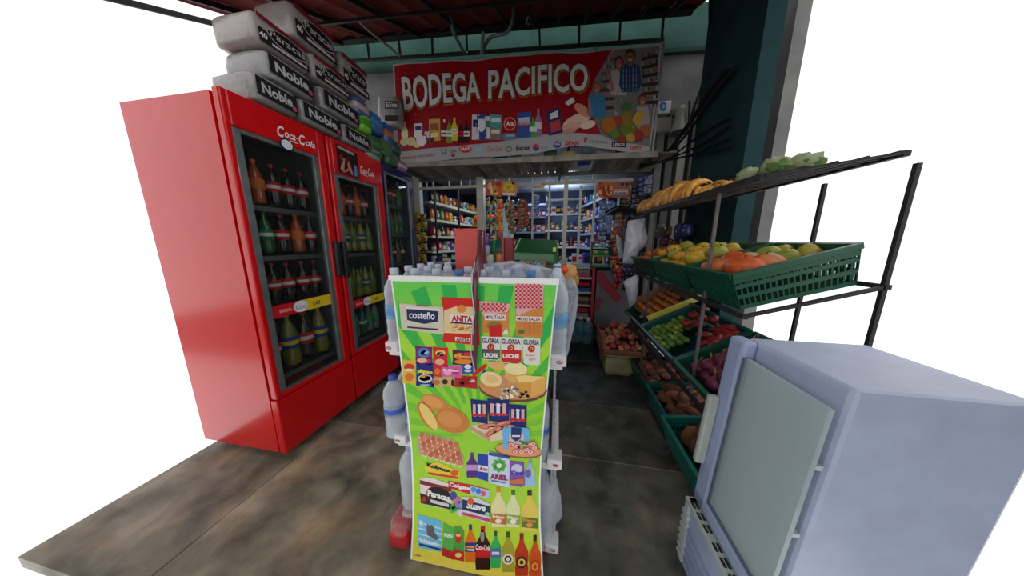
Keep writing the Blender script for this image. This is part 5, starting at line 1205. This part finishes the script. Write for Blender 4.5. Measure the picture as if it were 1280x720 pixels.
# white slatted panel and low gondola behind the left grille
t = thing('slatwall_panel','white slotted wall panel behind the left part of the grille','panel',(-1.3,5.9,0))
for k in range(26): MB((190,192,192)).box((-1.62,5.9,.95+k*.05),(-1.05,5.93,.993+k*.05)).build('slat','plastic',t)
shelf_unit('free-standing rack with goods behind the left part of the grille', (-1.66,4.75), (-1.12,4.75), (.62,.90,1.15,1.40,1.68), .25, (0,-1), (90,90,92), (206,190,60), 'gondola_rack')
for k,z in enumerate((.62,.90,1.15,1.40,1.68)): 
    s_ = [('jar',7,0),('bag',0,5),('jar',6,3),('box',5,1),('bag',4,0),('jar',9,1)]; s_ = s_[k:]+s_[:k]
    stock((-1.66,4.64+.22,z+.003),(-1.12,4.64+.22,z+.003),5,s_,['the lowest','the second','the middle','the fourth','the top'][k]+' free-standing rack shelf','goods on the free-standing rack')
# rear wall: white shelves with bottles
ZR = (1.22,1.55,1.9,2.22)
a, b_ = W(690,280,1,5.9), W(730,280,1,5.9)
shelf_unit('white rear wall shelves with bottles and jars', (a.x-.15,5.9), (b_.x,5.9), (.9,1.25,1.62,1.98,2.3), .3, (0,-1), (214,218,224), (226,228,230))
for k,z in enumerate((.9,1.25,1.62,1.98)):
    stock((a.x-.13,5.99,z+.003),(b_.x,5.99,z+.003),8,[[('jar',3,2),('box',9,3)],[('bot',9,3),('jar',2,3),('bot',7,0)],[('bot',1,5),('bot',5,1),('jar',5,1)],[('bot',3,2),('jar',3,5),('box',8,3)]][k],['the lowest','the second lowest','the second highest','the top stocked'][k]+' rear wall shelf','goods on the rear wall shelves')
a, b_ = W(612,280,1,6.2), W(688,280,1,6.2)
shelf_unit('dark rear wall shelves left of the white ones', (a.x,6.2), (b_.x,6.2), (.9,1.25,1.6,1.95,2.25), .3, (0,-1), (70,76,90), (120,130,150))
for k,z in enumerate((.9,1.25,1.6,1.95)):
    s_ = [('box',2,3),('bag',0,1),('box',8,3),('bot',9,0),('bag',6,1),('jar',3,2),('box',4,3)]; s_ = s_[k:]+s_[:k]
    stock((a.x,6.3,z+.003),(b_.x,6.3,z+.003),13,s_,['the lowest','the second lowest','the second highest','the top stocked'][k]+' dark rear shelf','goods on the dark rear shelves')
# right interior shelving, angled
shelf_unit('blue tinted shelving on the right wall inside the shop', (.42,5.7), (.78,4.1), (.95,1.25,1.52,1.80,2.08), .3, (-1,-.22), (90,110,150), (150,166,190))
for k,z in enumerate((.95,1.25,1.52,1.80,2.08)):
    s_ = [('box',8,3),('bag',2,3),('bot',3,2),('jar',6,3),('bag',1,0),('box',2,4)]; s_ = s_[k:]+s_[:k]
    stock((.52,5.6,z+.003),(.88,4.2,z+.003),10,s_,['the lowest','the second','the third','the fourth','the top'][k]+' right wall shelf','goods on the right wall shelving',-math.pi/2,.2)
# counter top with goods right behind the bars
MBc = thing('worktop','grey worktop just behind the iron grille','worktop',(-.6,3.8,1.0)); MB((120,124,126)).bbox((-2.1,3.62,.985),(1.3,4.0,1.02),.006).build('board','plastic',MBc)
seqC = [('jar',7,3),('box',9,3),('bag',6,1),('jar',9,0),('box',3,0),('bag',0,1),('box',2,3),('jar',0,3)]
stock((-1.9,3.80,1.022),(.85,3.80,1.022),16,seqC,'the worktop behind the grille','goods on the worktop',0,.22)
# hanging strips of snack bags
def bagstrip(label, px, y0, y1, yw, cols_, w_=.05, n_=None):
    a, b_ = W(px,y0,1,yw), W(px,y1,1,yw); n_ = n_ or max(4, int((a.z-b_.z)/.05)); t = thing('snack_strip', label, 'snack strip', b_, 'strips of snack bags hanging on the grille')
    MB((206,190,60)).bar(a, b_, .012, .004).build('hanging_strip','print',t)
    for i in range(n_):
        p = a.lerp(b_, (i+.5)/n_); c = cols_[i%len(cols_)]
        q = p+Vector((random.uniform(-.018,.018),-.03-random.uniform(0,.02),0)); hh = (a.z-b_.z)/n_*.6
        m_ = MB(c).blob(q,(w_*random.uniform(.8,1),.022,hh),i+px,.12,2.5,10,7,power=.55); m_.color(cols_[(i+1)%len(cols_)]).blob(q+Vector((0,-.012,.0)),(w_*.45,.016,hh*.45),i,.1,2,8,6); m_.color((216,206,196)).blob(q+Vector((w_*.3,-.014,hh*.4)),(w_*.2,.012,hh*.16),i,.1,2,6,5); m_.build('small_bag','wrap',t,True)
    return t
Y_ = (226,190,50)
bagstrip('long yellow strip of snack bags on the left grille post',523,266,331,3.42,[Y_,(206,170,40),(90,60,30)],.055)
bagstrip('second yellow snack strip touching the first one',531,268,330,3.40,[(216,180,46),(60,40,30),(230,200,60)],.05)
bagstrip('dark and yellow strip hanging from the orange display card',611,247,284,3.40,[(34,40,100),(206,180,50),(40,120,90)],.022)
bagstrip('thin strip with dark blue bags right of the first thin strip',619,247,292,3.40,[(36,36,90),(190,170,60),(70,60,120)],.022)
bagstrip('orange bags hanging low on the third thin strip',626,250,288,3.38,[(226,190,50),(220,84,36),(232,110,40)],.045)
bagstrip('thin dark strip hanging under the sunburst card',634,249,278,3.40,[(30,32,80),(196,180,60)],.02)
bagstrip('long brown and olive strip of nut bags',641,252,292,3.36,[(120,92,60),(150,120,80),(96,80,56)],.045)
bagstrip('fluffy brown bunch of seed bags right of the nut strip',652,250,286,3.36,[(130,74,44),(110,60,40),(150,90,56)],.055)
bagstrip('rust red bunch of bags next to the fluffy brown one',658,254,284,3.38,[(146,60,36),(120,50,36)],.045)
bagstrip('blue and white bags hanging behind the middle bars',670,245,272,3.66,[(150,160,206),(90,110,180)],.05)
bagstrip('light blue strip of packets hanging under the pizza card',752,252,300,3.42,[(90,120,176),(60,80,140),(150,170,200)],.05)
bagstrip('blue packets next to the light blue strip',761,252,292,3.42,[(80,120,190),(150,140,170)],.04)
bagstrip('brown paper rolls hanging beside the blue packets',774,258,300,3.40,[(140,96,70),(120,80,60)],.05)
bagstrip('red and gold strip at the right end of the grille',768,288,335,3.30,[(190,40,50),(206,150,50),(90,30,50)],.04)
bagstrip('dark red strip of sweets beside the hanging white bag',774,320,352,3.10,[(150,34,54),(60,30,60),(206,120,40),(176,36,80)],.055)
bagstrip('blue black strip of packets below the big white bag',784,328,362,3.0,[(40,46,90),(70,60,110),(30,30,50)],.06)
bagstrip('violet bags in the corner beside the smaller white bag',770,335,360,3.2,[(110,30,70),(190,50,50)],.05)
for px,y0,y1,yw,cs,w_,lab in ((800,222,246,3.3,[(50,70,120),(40,50,90)],.06,'dark blue packets hanging at the upper left of the plantains'),(809,220,242,3.3,[(60,84,140),(150,150,160)],.05,'pale topped blue packets hanging above the plantains'),(792,236,262,3.35,[(36,34,50),(60,40,60)],.06,'nearly black packets under the brown card'),(790,262,285,3.35,[(70,40,70),(50,50,80),(30,30,40)],.06,'dark violet packets behind the black straps'),(783,250,285,3.4,[(96,70,56),(60,50,50)],.05,'brown packets behind the black straps')):
    bagstrip(lab, px, y0, y1, yw, cs, w_)
# cards
def card(label, pts, y, col, name='display_card', cat='sign', prints=None):
    P = [W(px,py,1,y) for px,py in pts]; t = thing(name, label, cat, P[-1]); k = len(P); bk = [p+Vector((0,.008,0)) for p in P]
    MB(col).add(P+bk, [list(range(k))[::-1], list(range(k,2*k))]+[(i,(i+1)%k,k+(i+1)%k,k+i) for i in range(k)]).build('board','print',t)
    if prints:
        pr = Print(lambda u,v,L: W(u,v,1,y-.003-L*2), .001); prints(pr); pr.build('card_print','print',t)
    return t
def pA(p):
    for x,y,r_,c in ((612,233,3,(240,190,110)),(618,236,4,(240,150,60)),(623,230,3,(200,60,40)),(612,240,3,(214,80,40)),(620,241,2.5,(246,210,110))): p.L=1; p.ell(x,y,r_,r_*1.2,c)
    p.L=3; p.poly([(611,228),(614,228),(617,243),(613,243)],(246,226,190))
card('orange snack display card on the top rail of the grille', [(608,226.5),(627,226.5),(626,246),(608,244)], 3.44, (220,100,40), prints=pA)
def pB(p):
    P = []
    for k in range(24):
        a_ = 2*math.pi*k/24; r_ = 8.5 if k % 2 else 4.5; P.append((636+r_*math.cos(a_)*1.1, 234+r_*math.sin(a_)))
    p.L=1; p.poly(P,(240,214,60)); p.ell(636,234,3.4,3,(214,170,40)); p.L=1; p.poly([(628,241),(644,241),(643,244),(629,244)],(236,230,220)); p.L=3; p.ell(641.5,229,1.8,1.8,(30,26,40))
card('cream and orange card with a yellow sunburst beside the orange card', [(628,226),(644,226),(647,235),(645,245),(627,244)], 3.43, (226,150,100), prints=pB)
def pC(p): p.text('Bar Clara',668,232.5,8,2.4,(60,60,70)); p.L=1; p.ell(678.5,231,2.6,2.3,(226,150,50)); 
card('small white card with an orange dot on the top rail', [(666,230.5),(680,229),(680,237),(666,238.5)], 3.44, (214,212,212), prints=pC)
def pD(p):
    for k in range(20): p.L=1+k%2; p.ell(random.uniform(749,764),random.uniform(229,246),random.uniform(1.5,3),random.uniform(1.2,2.5),random.choice([(240,160,80),(206,70,40),(246,196,120),(180,60,36)]))
    p.L=5; p.poly([(753,233),(755,231),(758,244),(755,245)],(120,60,40)); p.L=5; p.poly([(759,232),(761,231),(763,242),(760,243)],(130,60,40))
card('round orange pizza picture card at the right end of the top rail', [(748,228),(757,226.5),(766,228),(768,236),(765,246),(757,248),(749,246.5),(746,237)], 3.44, (214,104,50), prints=pD)
def pE(p):
    p.rect(767.5,236.5,785,243,(222,220,226)); p.text('BAJO NUEVO',768.5,237.3,15.5,2,(200,70,60),bold=.05); p.L-=1; p.text('SIN PRUEBA',768.5,240.2,15.5,2.2,(60,80,160),bold=.05); p.L=1; p.ell(778,230.3,2,1.7,(26,30,30)); p.L=1; p.ell(784,230.3,2,1.7,(26,30,30))
card('brown card with a white text box and two dark dots beside the pizza card', [(766,229),(788,227),(789,247),(766,247)], 3.45, (170,110,84), prints=pE)
def pF(p):
    p.rect(747,290.5,757,300,(206,206,210)); 
card('magenta card with a plain white square on the grille at the right', [(745,288),(759,288.5),(758,302),(744,301.5)], 3.46, (130,36,84), prints=pF)
t = card('white paper notice left of the hanging bags', [(764,291),(771,290),(769,302),(763,303)], 3.3, (206,200,196), prints=lambda p: p.rect(765,296,769,298,(200,90,90)))
# green shelf stand beside the grille
t = thing('wire_stand','small black stand with bright green rails below the magenta card','stand',(.55,3.4,1.03))
for z in (1.045,1.17,1.29): 
    MB((50,150,60)).bbox((.43,3.34,z),(.66,3.36,z+.025),.003).build('green_rail','plastic',t); MB((40,44,50)).box((.43,3.36,z),(.66,3.48,z+.01)).build('shelf','dull',t)
for x in (.43,.65): MB((34,60,44)).box((x,3.35,1.02),(x+.012,3.47,1.36)).build('upright','dull',t)
stock((.45,3.41,1.182),(.64,3.41,1.182),3,[('box',2,3),('box',9,5),('box',6,3)],'the small green railed stand','packets on the small stand',0,.09)

# ------------------------------------------------------------------ green snack case behind the rack
yc = 2.3
def at_(px,py,y=yc): return W(px,py,1,y)
t = thing('snack_case','snack counter case with a dark green roof panel and glass front behind the water rack','display case',(-.2,2.45,0))
a,b_,c,d = at_(646,298,2.55),at_(696,300.5,2.55),at_(692,317,2.28),at_(641,314.5,2.28)
up = Vector((0,0,.02))
MB((20,92,44)).add([a,b_,c,d,a-up,b_-up,c-up,d-up],[(0,3,2,1),(4,5,6,7),(0,1,5,4),(1,2,6,5),(2,3,7,6),(3,0,4,7)]).build('roof_panel','plastic',t)
MB((96,140,108)).bar(d+Vector((0,-.01,-.04)),c+Vector((0,-.01,-.04)),.015,.06).build('roof_fascia','plastic',t)
for px,py0,py1,y in ((695.5,300,352,2.5),(692,318,352,2.28),(642,316,352,2.28),(618,300,352,2.3),(614,305,352,2.28)): MB((40,120,70)).bar(at_(px,py0,y),at_(px,py1,y),.022).build('post','plastic',t)
MB((226,206,60)).bbox(at_(691,309,2.26),at_(695,315,2.24),.004).build('yellow_clip','plastic',t)
MB((26,104,96)).add([at_(605,303,2.5),at_(632,297,2.5),at_(630,310,2.3),at_(620,311,2.3)]+[q-up for q in (at_(605,303,2.5),at_(632,297,2.5),at_(630,310,2.3),at_(620,311,2.3))],[(0,3,2,1),(4,5,6,7),(0,1,5,4),(1,2,6,5),(2,3,7,6),(3,0,4,7)]).build('side_roof','plastic',t)
MB((196,200,196)).bar(at_(650.5,298,2.5),at_(643.5,313,2.3),.01).build('light_strip','plastic',t)
q0, q1 = at_(606,352,2.3), at_(697,352,2.3)
MB((40,96,60)).box((q0.x,2.26,0),(q1.x,2.56,q0.z)).build('case_base','plastic',t)
MB((58,110,80)).box((q0.x,2.54,q0.z),(q1.x,2.56,1.27)).build('case_back','plastic',t)
m_ = at_(640,336,2.3).z
MB((176,190,180)).box((at_(642,330).x,2.29,m_),(q1.x,2.53,m_+.008)).build('glass_shelf','plastic',t)
for k,(px,c,nm) in enumerate(((652,(196,196,190),'white'),(658,(226,190,110),'yellow'),(663,(150,190,206),'pale blue'),(671,(232,206,150),'cream'),(678,(226,190,120),'straw yellow'),(686,(120,110,96),'grey brown'))):
    p = at_(px,326,2.3); t2 = thing('snack_packet', nm+' snack packet in the green roofed case, '+ORD[k]+' from the left', 'snack bag', (p.x,2.34,m_+.008), 'packets in the snack case')
    MB(c).blob((p.x,2.34,m_+.05),(.028,.02,.042),k,.06,2,12,8,power=.5).build('bag_body','wrap',t2,True); MB([(200,60,40),(60,90,160)][k%2]).ell if 0 else MB([(200,90,50),(60,120,160),(120,70,50)][k%3]).blob((p.x,2.328,m_+.05),(.014,.014,.014),k,.05,2,10,6).build('printed_patch','print',t2,True)
for k,(px,py,c,nm) in enumerate(((625,322,(196,110,50),'orange'),(630,318,(60,90,60),'green'),(607,300,(110,70,150),'violet'),(608,312,(150,150,190),'lilac'),(607,326,(130,90,110),'mauve'),(613,324,(176,170,160),'pale'))):
    p = at_(px,py,2.2); t2 = thing('snack_packet', nm+' packet hanging at the left side of the snack case', 'snack bag', p, 'packets at the snack case side')
    MB(c).blob(p,(.035,.03,.045),k,.08,2,12,8,power=.5).build('bag_body','wrap',t2,True)
bag = thing('nut_bag','amber bag of nuts hanging at the right behind the rack','snack bag',W(712,345,1,1.75)); MB((206,150,84)).blob(W(712,340,1,1.75),(.05,.03,.055),3,.12,3,14,10,power=.7).build('bag_body','wrap',bag,True); MB((226,90,50)).blob(W(706,337,1,1.73),(.028,.02,.028),3,.1,3,10,7).build('printed_patch','print',bag,True)
bag = thing('nut_bag','second amber nut bag hanging just below the first','snack bag',W(716,352,1,1.75)); MB((196,140,76)).blob(W(716,350,1,1.78),(.045,.03,.05),7,.12,3,14,10,power=.7).build('bag_body','wrap',bag,True)

# ------------------------------------------------------------------ pipes, cables, loudspeaker, box on the facade
def pipe(label, pts, r_, col, mat='plastic', name='conduit', cat='pipe'):
    P = [W(a,b,1,y) if y > 0 else W(a,b,0,-y) for a,b,y in pts]; sm = []
    for i in range(len(P)-1):
        p0, p1, p2, p3 = P[max(i-1,0)], P[i], P[i+1], P[min(i+2,len(P)-1)]
        for k in range(5):
            u = k/5; sm.append(.5*((2*p1)+(p2-p0)*u+(2*p0-5*p1+4*p2-p3)*u*u+(3*p1-p0-3*p2+p3)*u**3))
    sm.append(P[-1]); lo = min(sm, key=lambda q: q.z)
    o = MB(col).tube([q for q in sm], r_, 7).build(name, mat, origin=tuple(lo), smooth=True); tag(o, label, cat); return o
pipe('thin grey conduit slanting down to the left end of the banner',[(422,-4,2.5),(440,17,2.6),(460,37,2.8),(478,52,3.0),(500,70,3.25)],.015,(120,122,120))
pipe('grey conduit bending down above the middle of the word on the banner',[(556,-4,2.6),(562,20,2.75),(568,42,2.95),(578,62,3.2),(584,67,3.28)],.018,(92,108,108))
pipe('grey hose loop hanging from the roof beam above the banner',[(641,-4,2.7),(641,22,2.9),(634,40,3.1),(620,44,3.2),(610,50,3.25),(603,66,3.28)],.018,(84,92,94))
pipe('pale short pipe beside the hose loop',[(604,40,3.22),(603,55,3.25),(602,68,3.28)],.022,(130,134,134))
pipe('loose white cable near the roof centre',[(671,0,2.8),(664,14,2.9),(658,28,3.0),(662,30,3.05)],.008,(120,124,120))
pipe('black cable running down the right of the banner',[(888,-4,2.7),(887,50,2.9),(884,85,3.0),(876,112,3.1),(866,140,3.2),(862,165,3.3)],.014,(20,20,22),'dull','cable','cable')
pipe('thick black cable bundle sweeping down to the loudspeaker',[(914,82,-1.18),(890,110,-1.18),(868,145,-1.17),(850,170,-1.15),(832,192,-1.12),(800,210,3.3)],.02,(16,16,18),'dull','cable','cable')
pipe('second black cable under the bundle',[(914,92,-1.21),(890,122,-1.21),(868,155,-1.21),(848,180,-1.20),(834,196,-1.17)],.012,(20,20,22),'dull','cable','cable')
pipe('upper thin black cable crossing the teal wall',[(914,146,-1.22),(880,165,-1.22),(850,188,-1.2),(835,200,-1.15)],.009,(18,18,20),'dull','cable','cable')
pipe('middle thin black cable crossing the teal wall',[(914,156,-1.22),(880,178,-1.22),(850,193,-1.2),(820,204,3.15)],.009,(18,18,20),'dull','cable','cable')
pipe('third thin black cable crossing the teal wall',[(914,172,-1.22),(890,182,-1.22),(870,192,-1.22),(840,200,-1.18)],.008,(18,18,20),'dull','cable','cable')
pipe('lowest thin black cable nearly level above the plantains',[(914,184,-1.22),(880,192,-1.22),(850,197,-1.2),(815,205,3.1),(800,206,3.2)],.009,(18,18,20),'dull','cable','cable')
pipe('straight black cable left of the loudspeaker',[(862,126,3.2),(861,150,3.2),(859,168,3.2)],.010,(22,22,24),'dull','cable','cable')
t = thing('loudspeaker','grey bell-shaped loudspeaker under the right end of the banner','loudspeaker',W(849,166,1,3.3))
c0 = W(849,166,1,3.3); h_ = W(849,132,1,3.3).z-c0.z; rr = (W(862,166,1,3.3)-c0).length
MB((132,132,122)).lathe([(rr,0),(rr*.98,h_*.03),(rr*.72,h_*.22),(rr*.58,h_*.5),(rr*.55,h_*.8),(rr*.35,h_*.97),(.01,h_)],20,Matrix.Translation(c0)).build('bell','plastic',t,True)
MB((60,60,58)).lathe([(rr*.5,-.004),(rr*.96,-.006)],20,Matrix.Translation(c0)).build('mouth','dull',t,True); MB((70,70,68)).bar(c0+Vector((0,.0,h_*.9)),c0+Vector((0,.3,h_*.9)),.03).build('bracket','dull',t)
t = thing('wall_box','white box with a blue mark beside the right end of the banner','box',W(828,145,1,3.45))
a, b_ = W(812,143,1,3.45), W(840,125,1,3.45)
MB((196,196,198)).bbox((a.x,3.45,a.z),(b_.x,3.6,b_.z),.01).build('housing','plastic',t)
pr = Print(lambda u,v,L: W(u,v,1,3.448-L), .002); pr.ell(829,133,4.5,6,(60,110,176)); pr.ell(829,133,2.2,3,(130,170,206)); pr.ell(827,131,1.5,3,(60,110,176),30); pr.build('blue_mark','print',t)
a, b_ = W(812,166,1,3.5), W(840,146,1,3.5)
m_ = MB((150,148,138)); m_.bbox((a.x,3.48,a.z),(b_.x,3.62,b_.z),.02); tag(m_.build('wall_ledge','wall',origin=(a.x,3.5,a.z)),'grey plaster ledge under the white box','ledge')

def drop_tree(o):
    for q in [q for q in C.objects if q.parent == o]: drop_tree(q)
    bpy.data.objects.remove(o)
for nm_ in [o.name for o in C.objects if o.type == 'EMPTY' and o.parent is None and not o.get('label') and not o.get('kind')]: drop_tree(C.objects[nm_])

# behind the viewer: unseen ground, walls and roof, added to block sky light
MB((120,118,112)).box((-7,-7,-.14),(7,-.2,-.012)).build('added_pavement','stone',fl)
MB((120,122,118)).box((-2.45,-.9,0),(-2.36,.15,2.9)).build('left_plaster','wall',wl)  # unseen left end wall, added to keep side light out
MB((90,100,100)).box((1.25,-.6,0),(1.36,.5,2.9)).build('teal_plaster','wall',wr)  # unseen right end wall, added for the same shading
MB((60,40,36)).box((-2.5,-.7,2.32),(1.4,.45,2.38)).build('added_roof_sheet','wall',ce)  # flat overhead sheet out of view, added to shade the interior
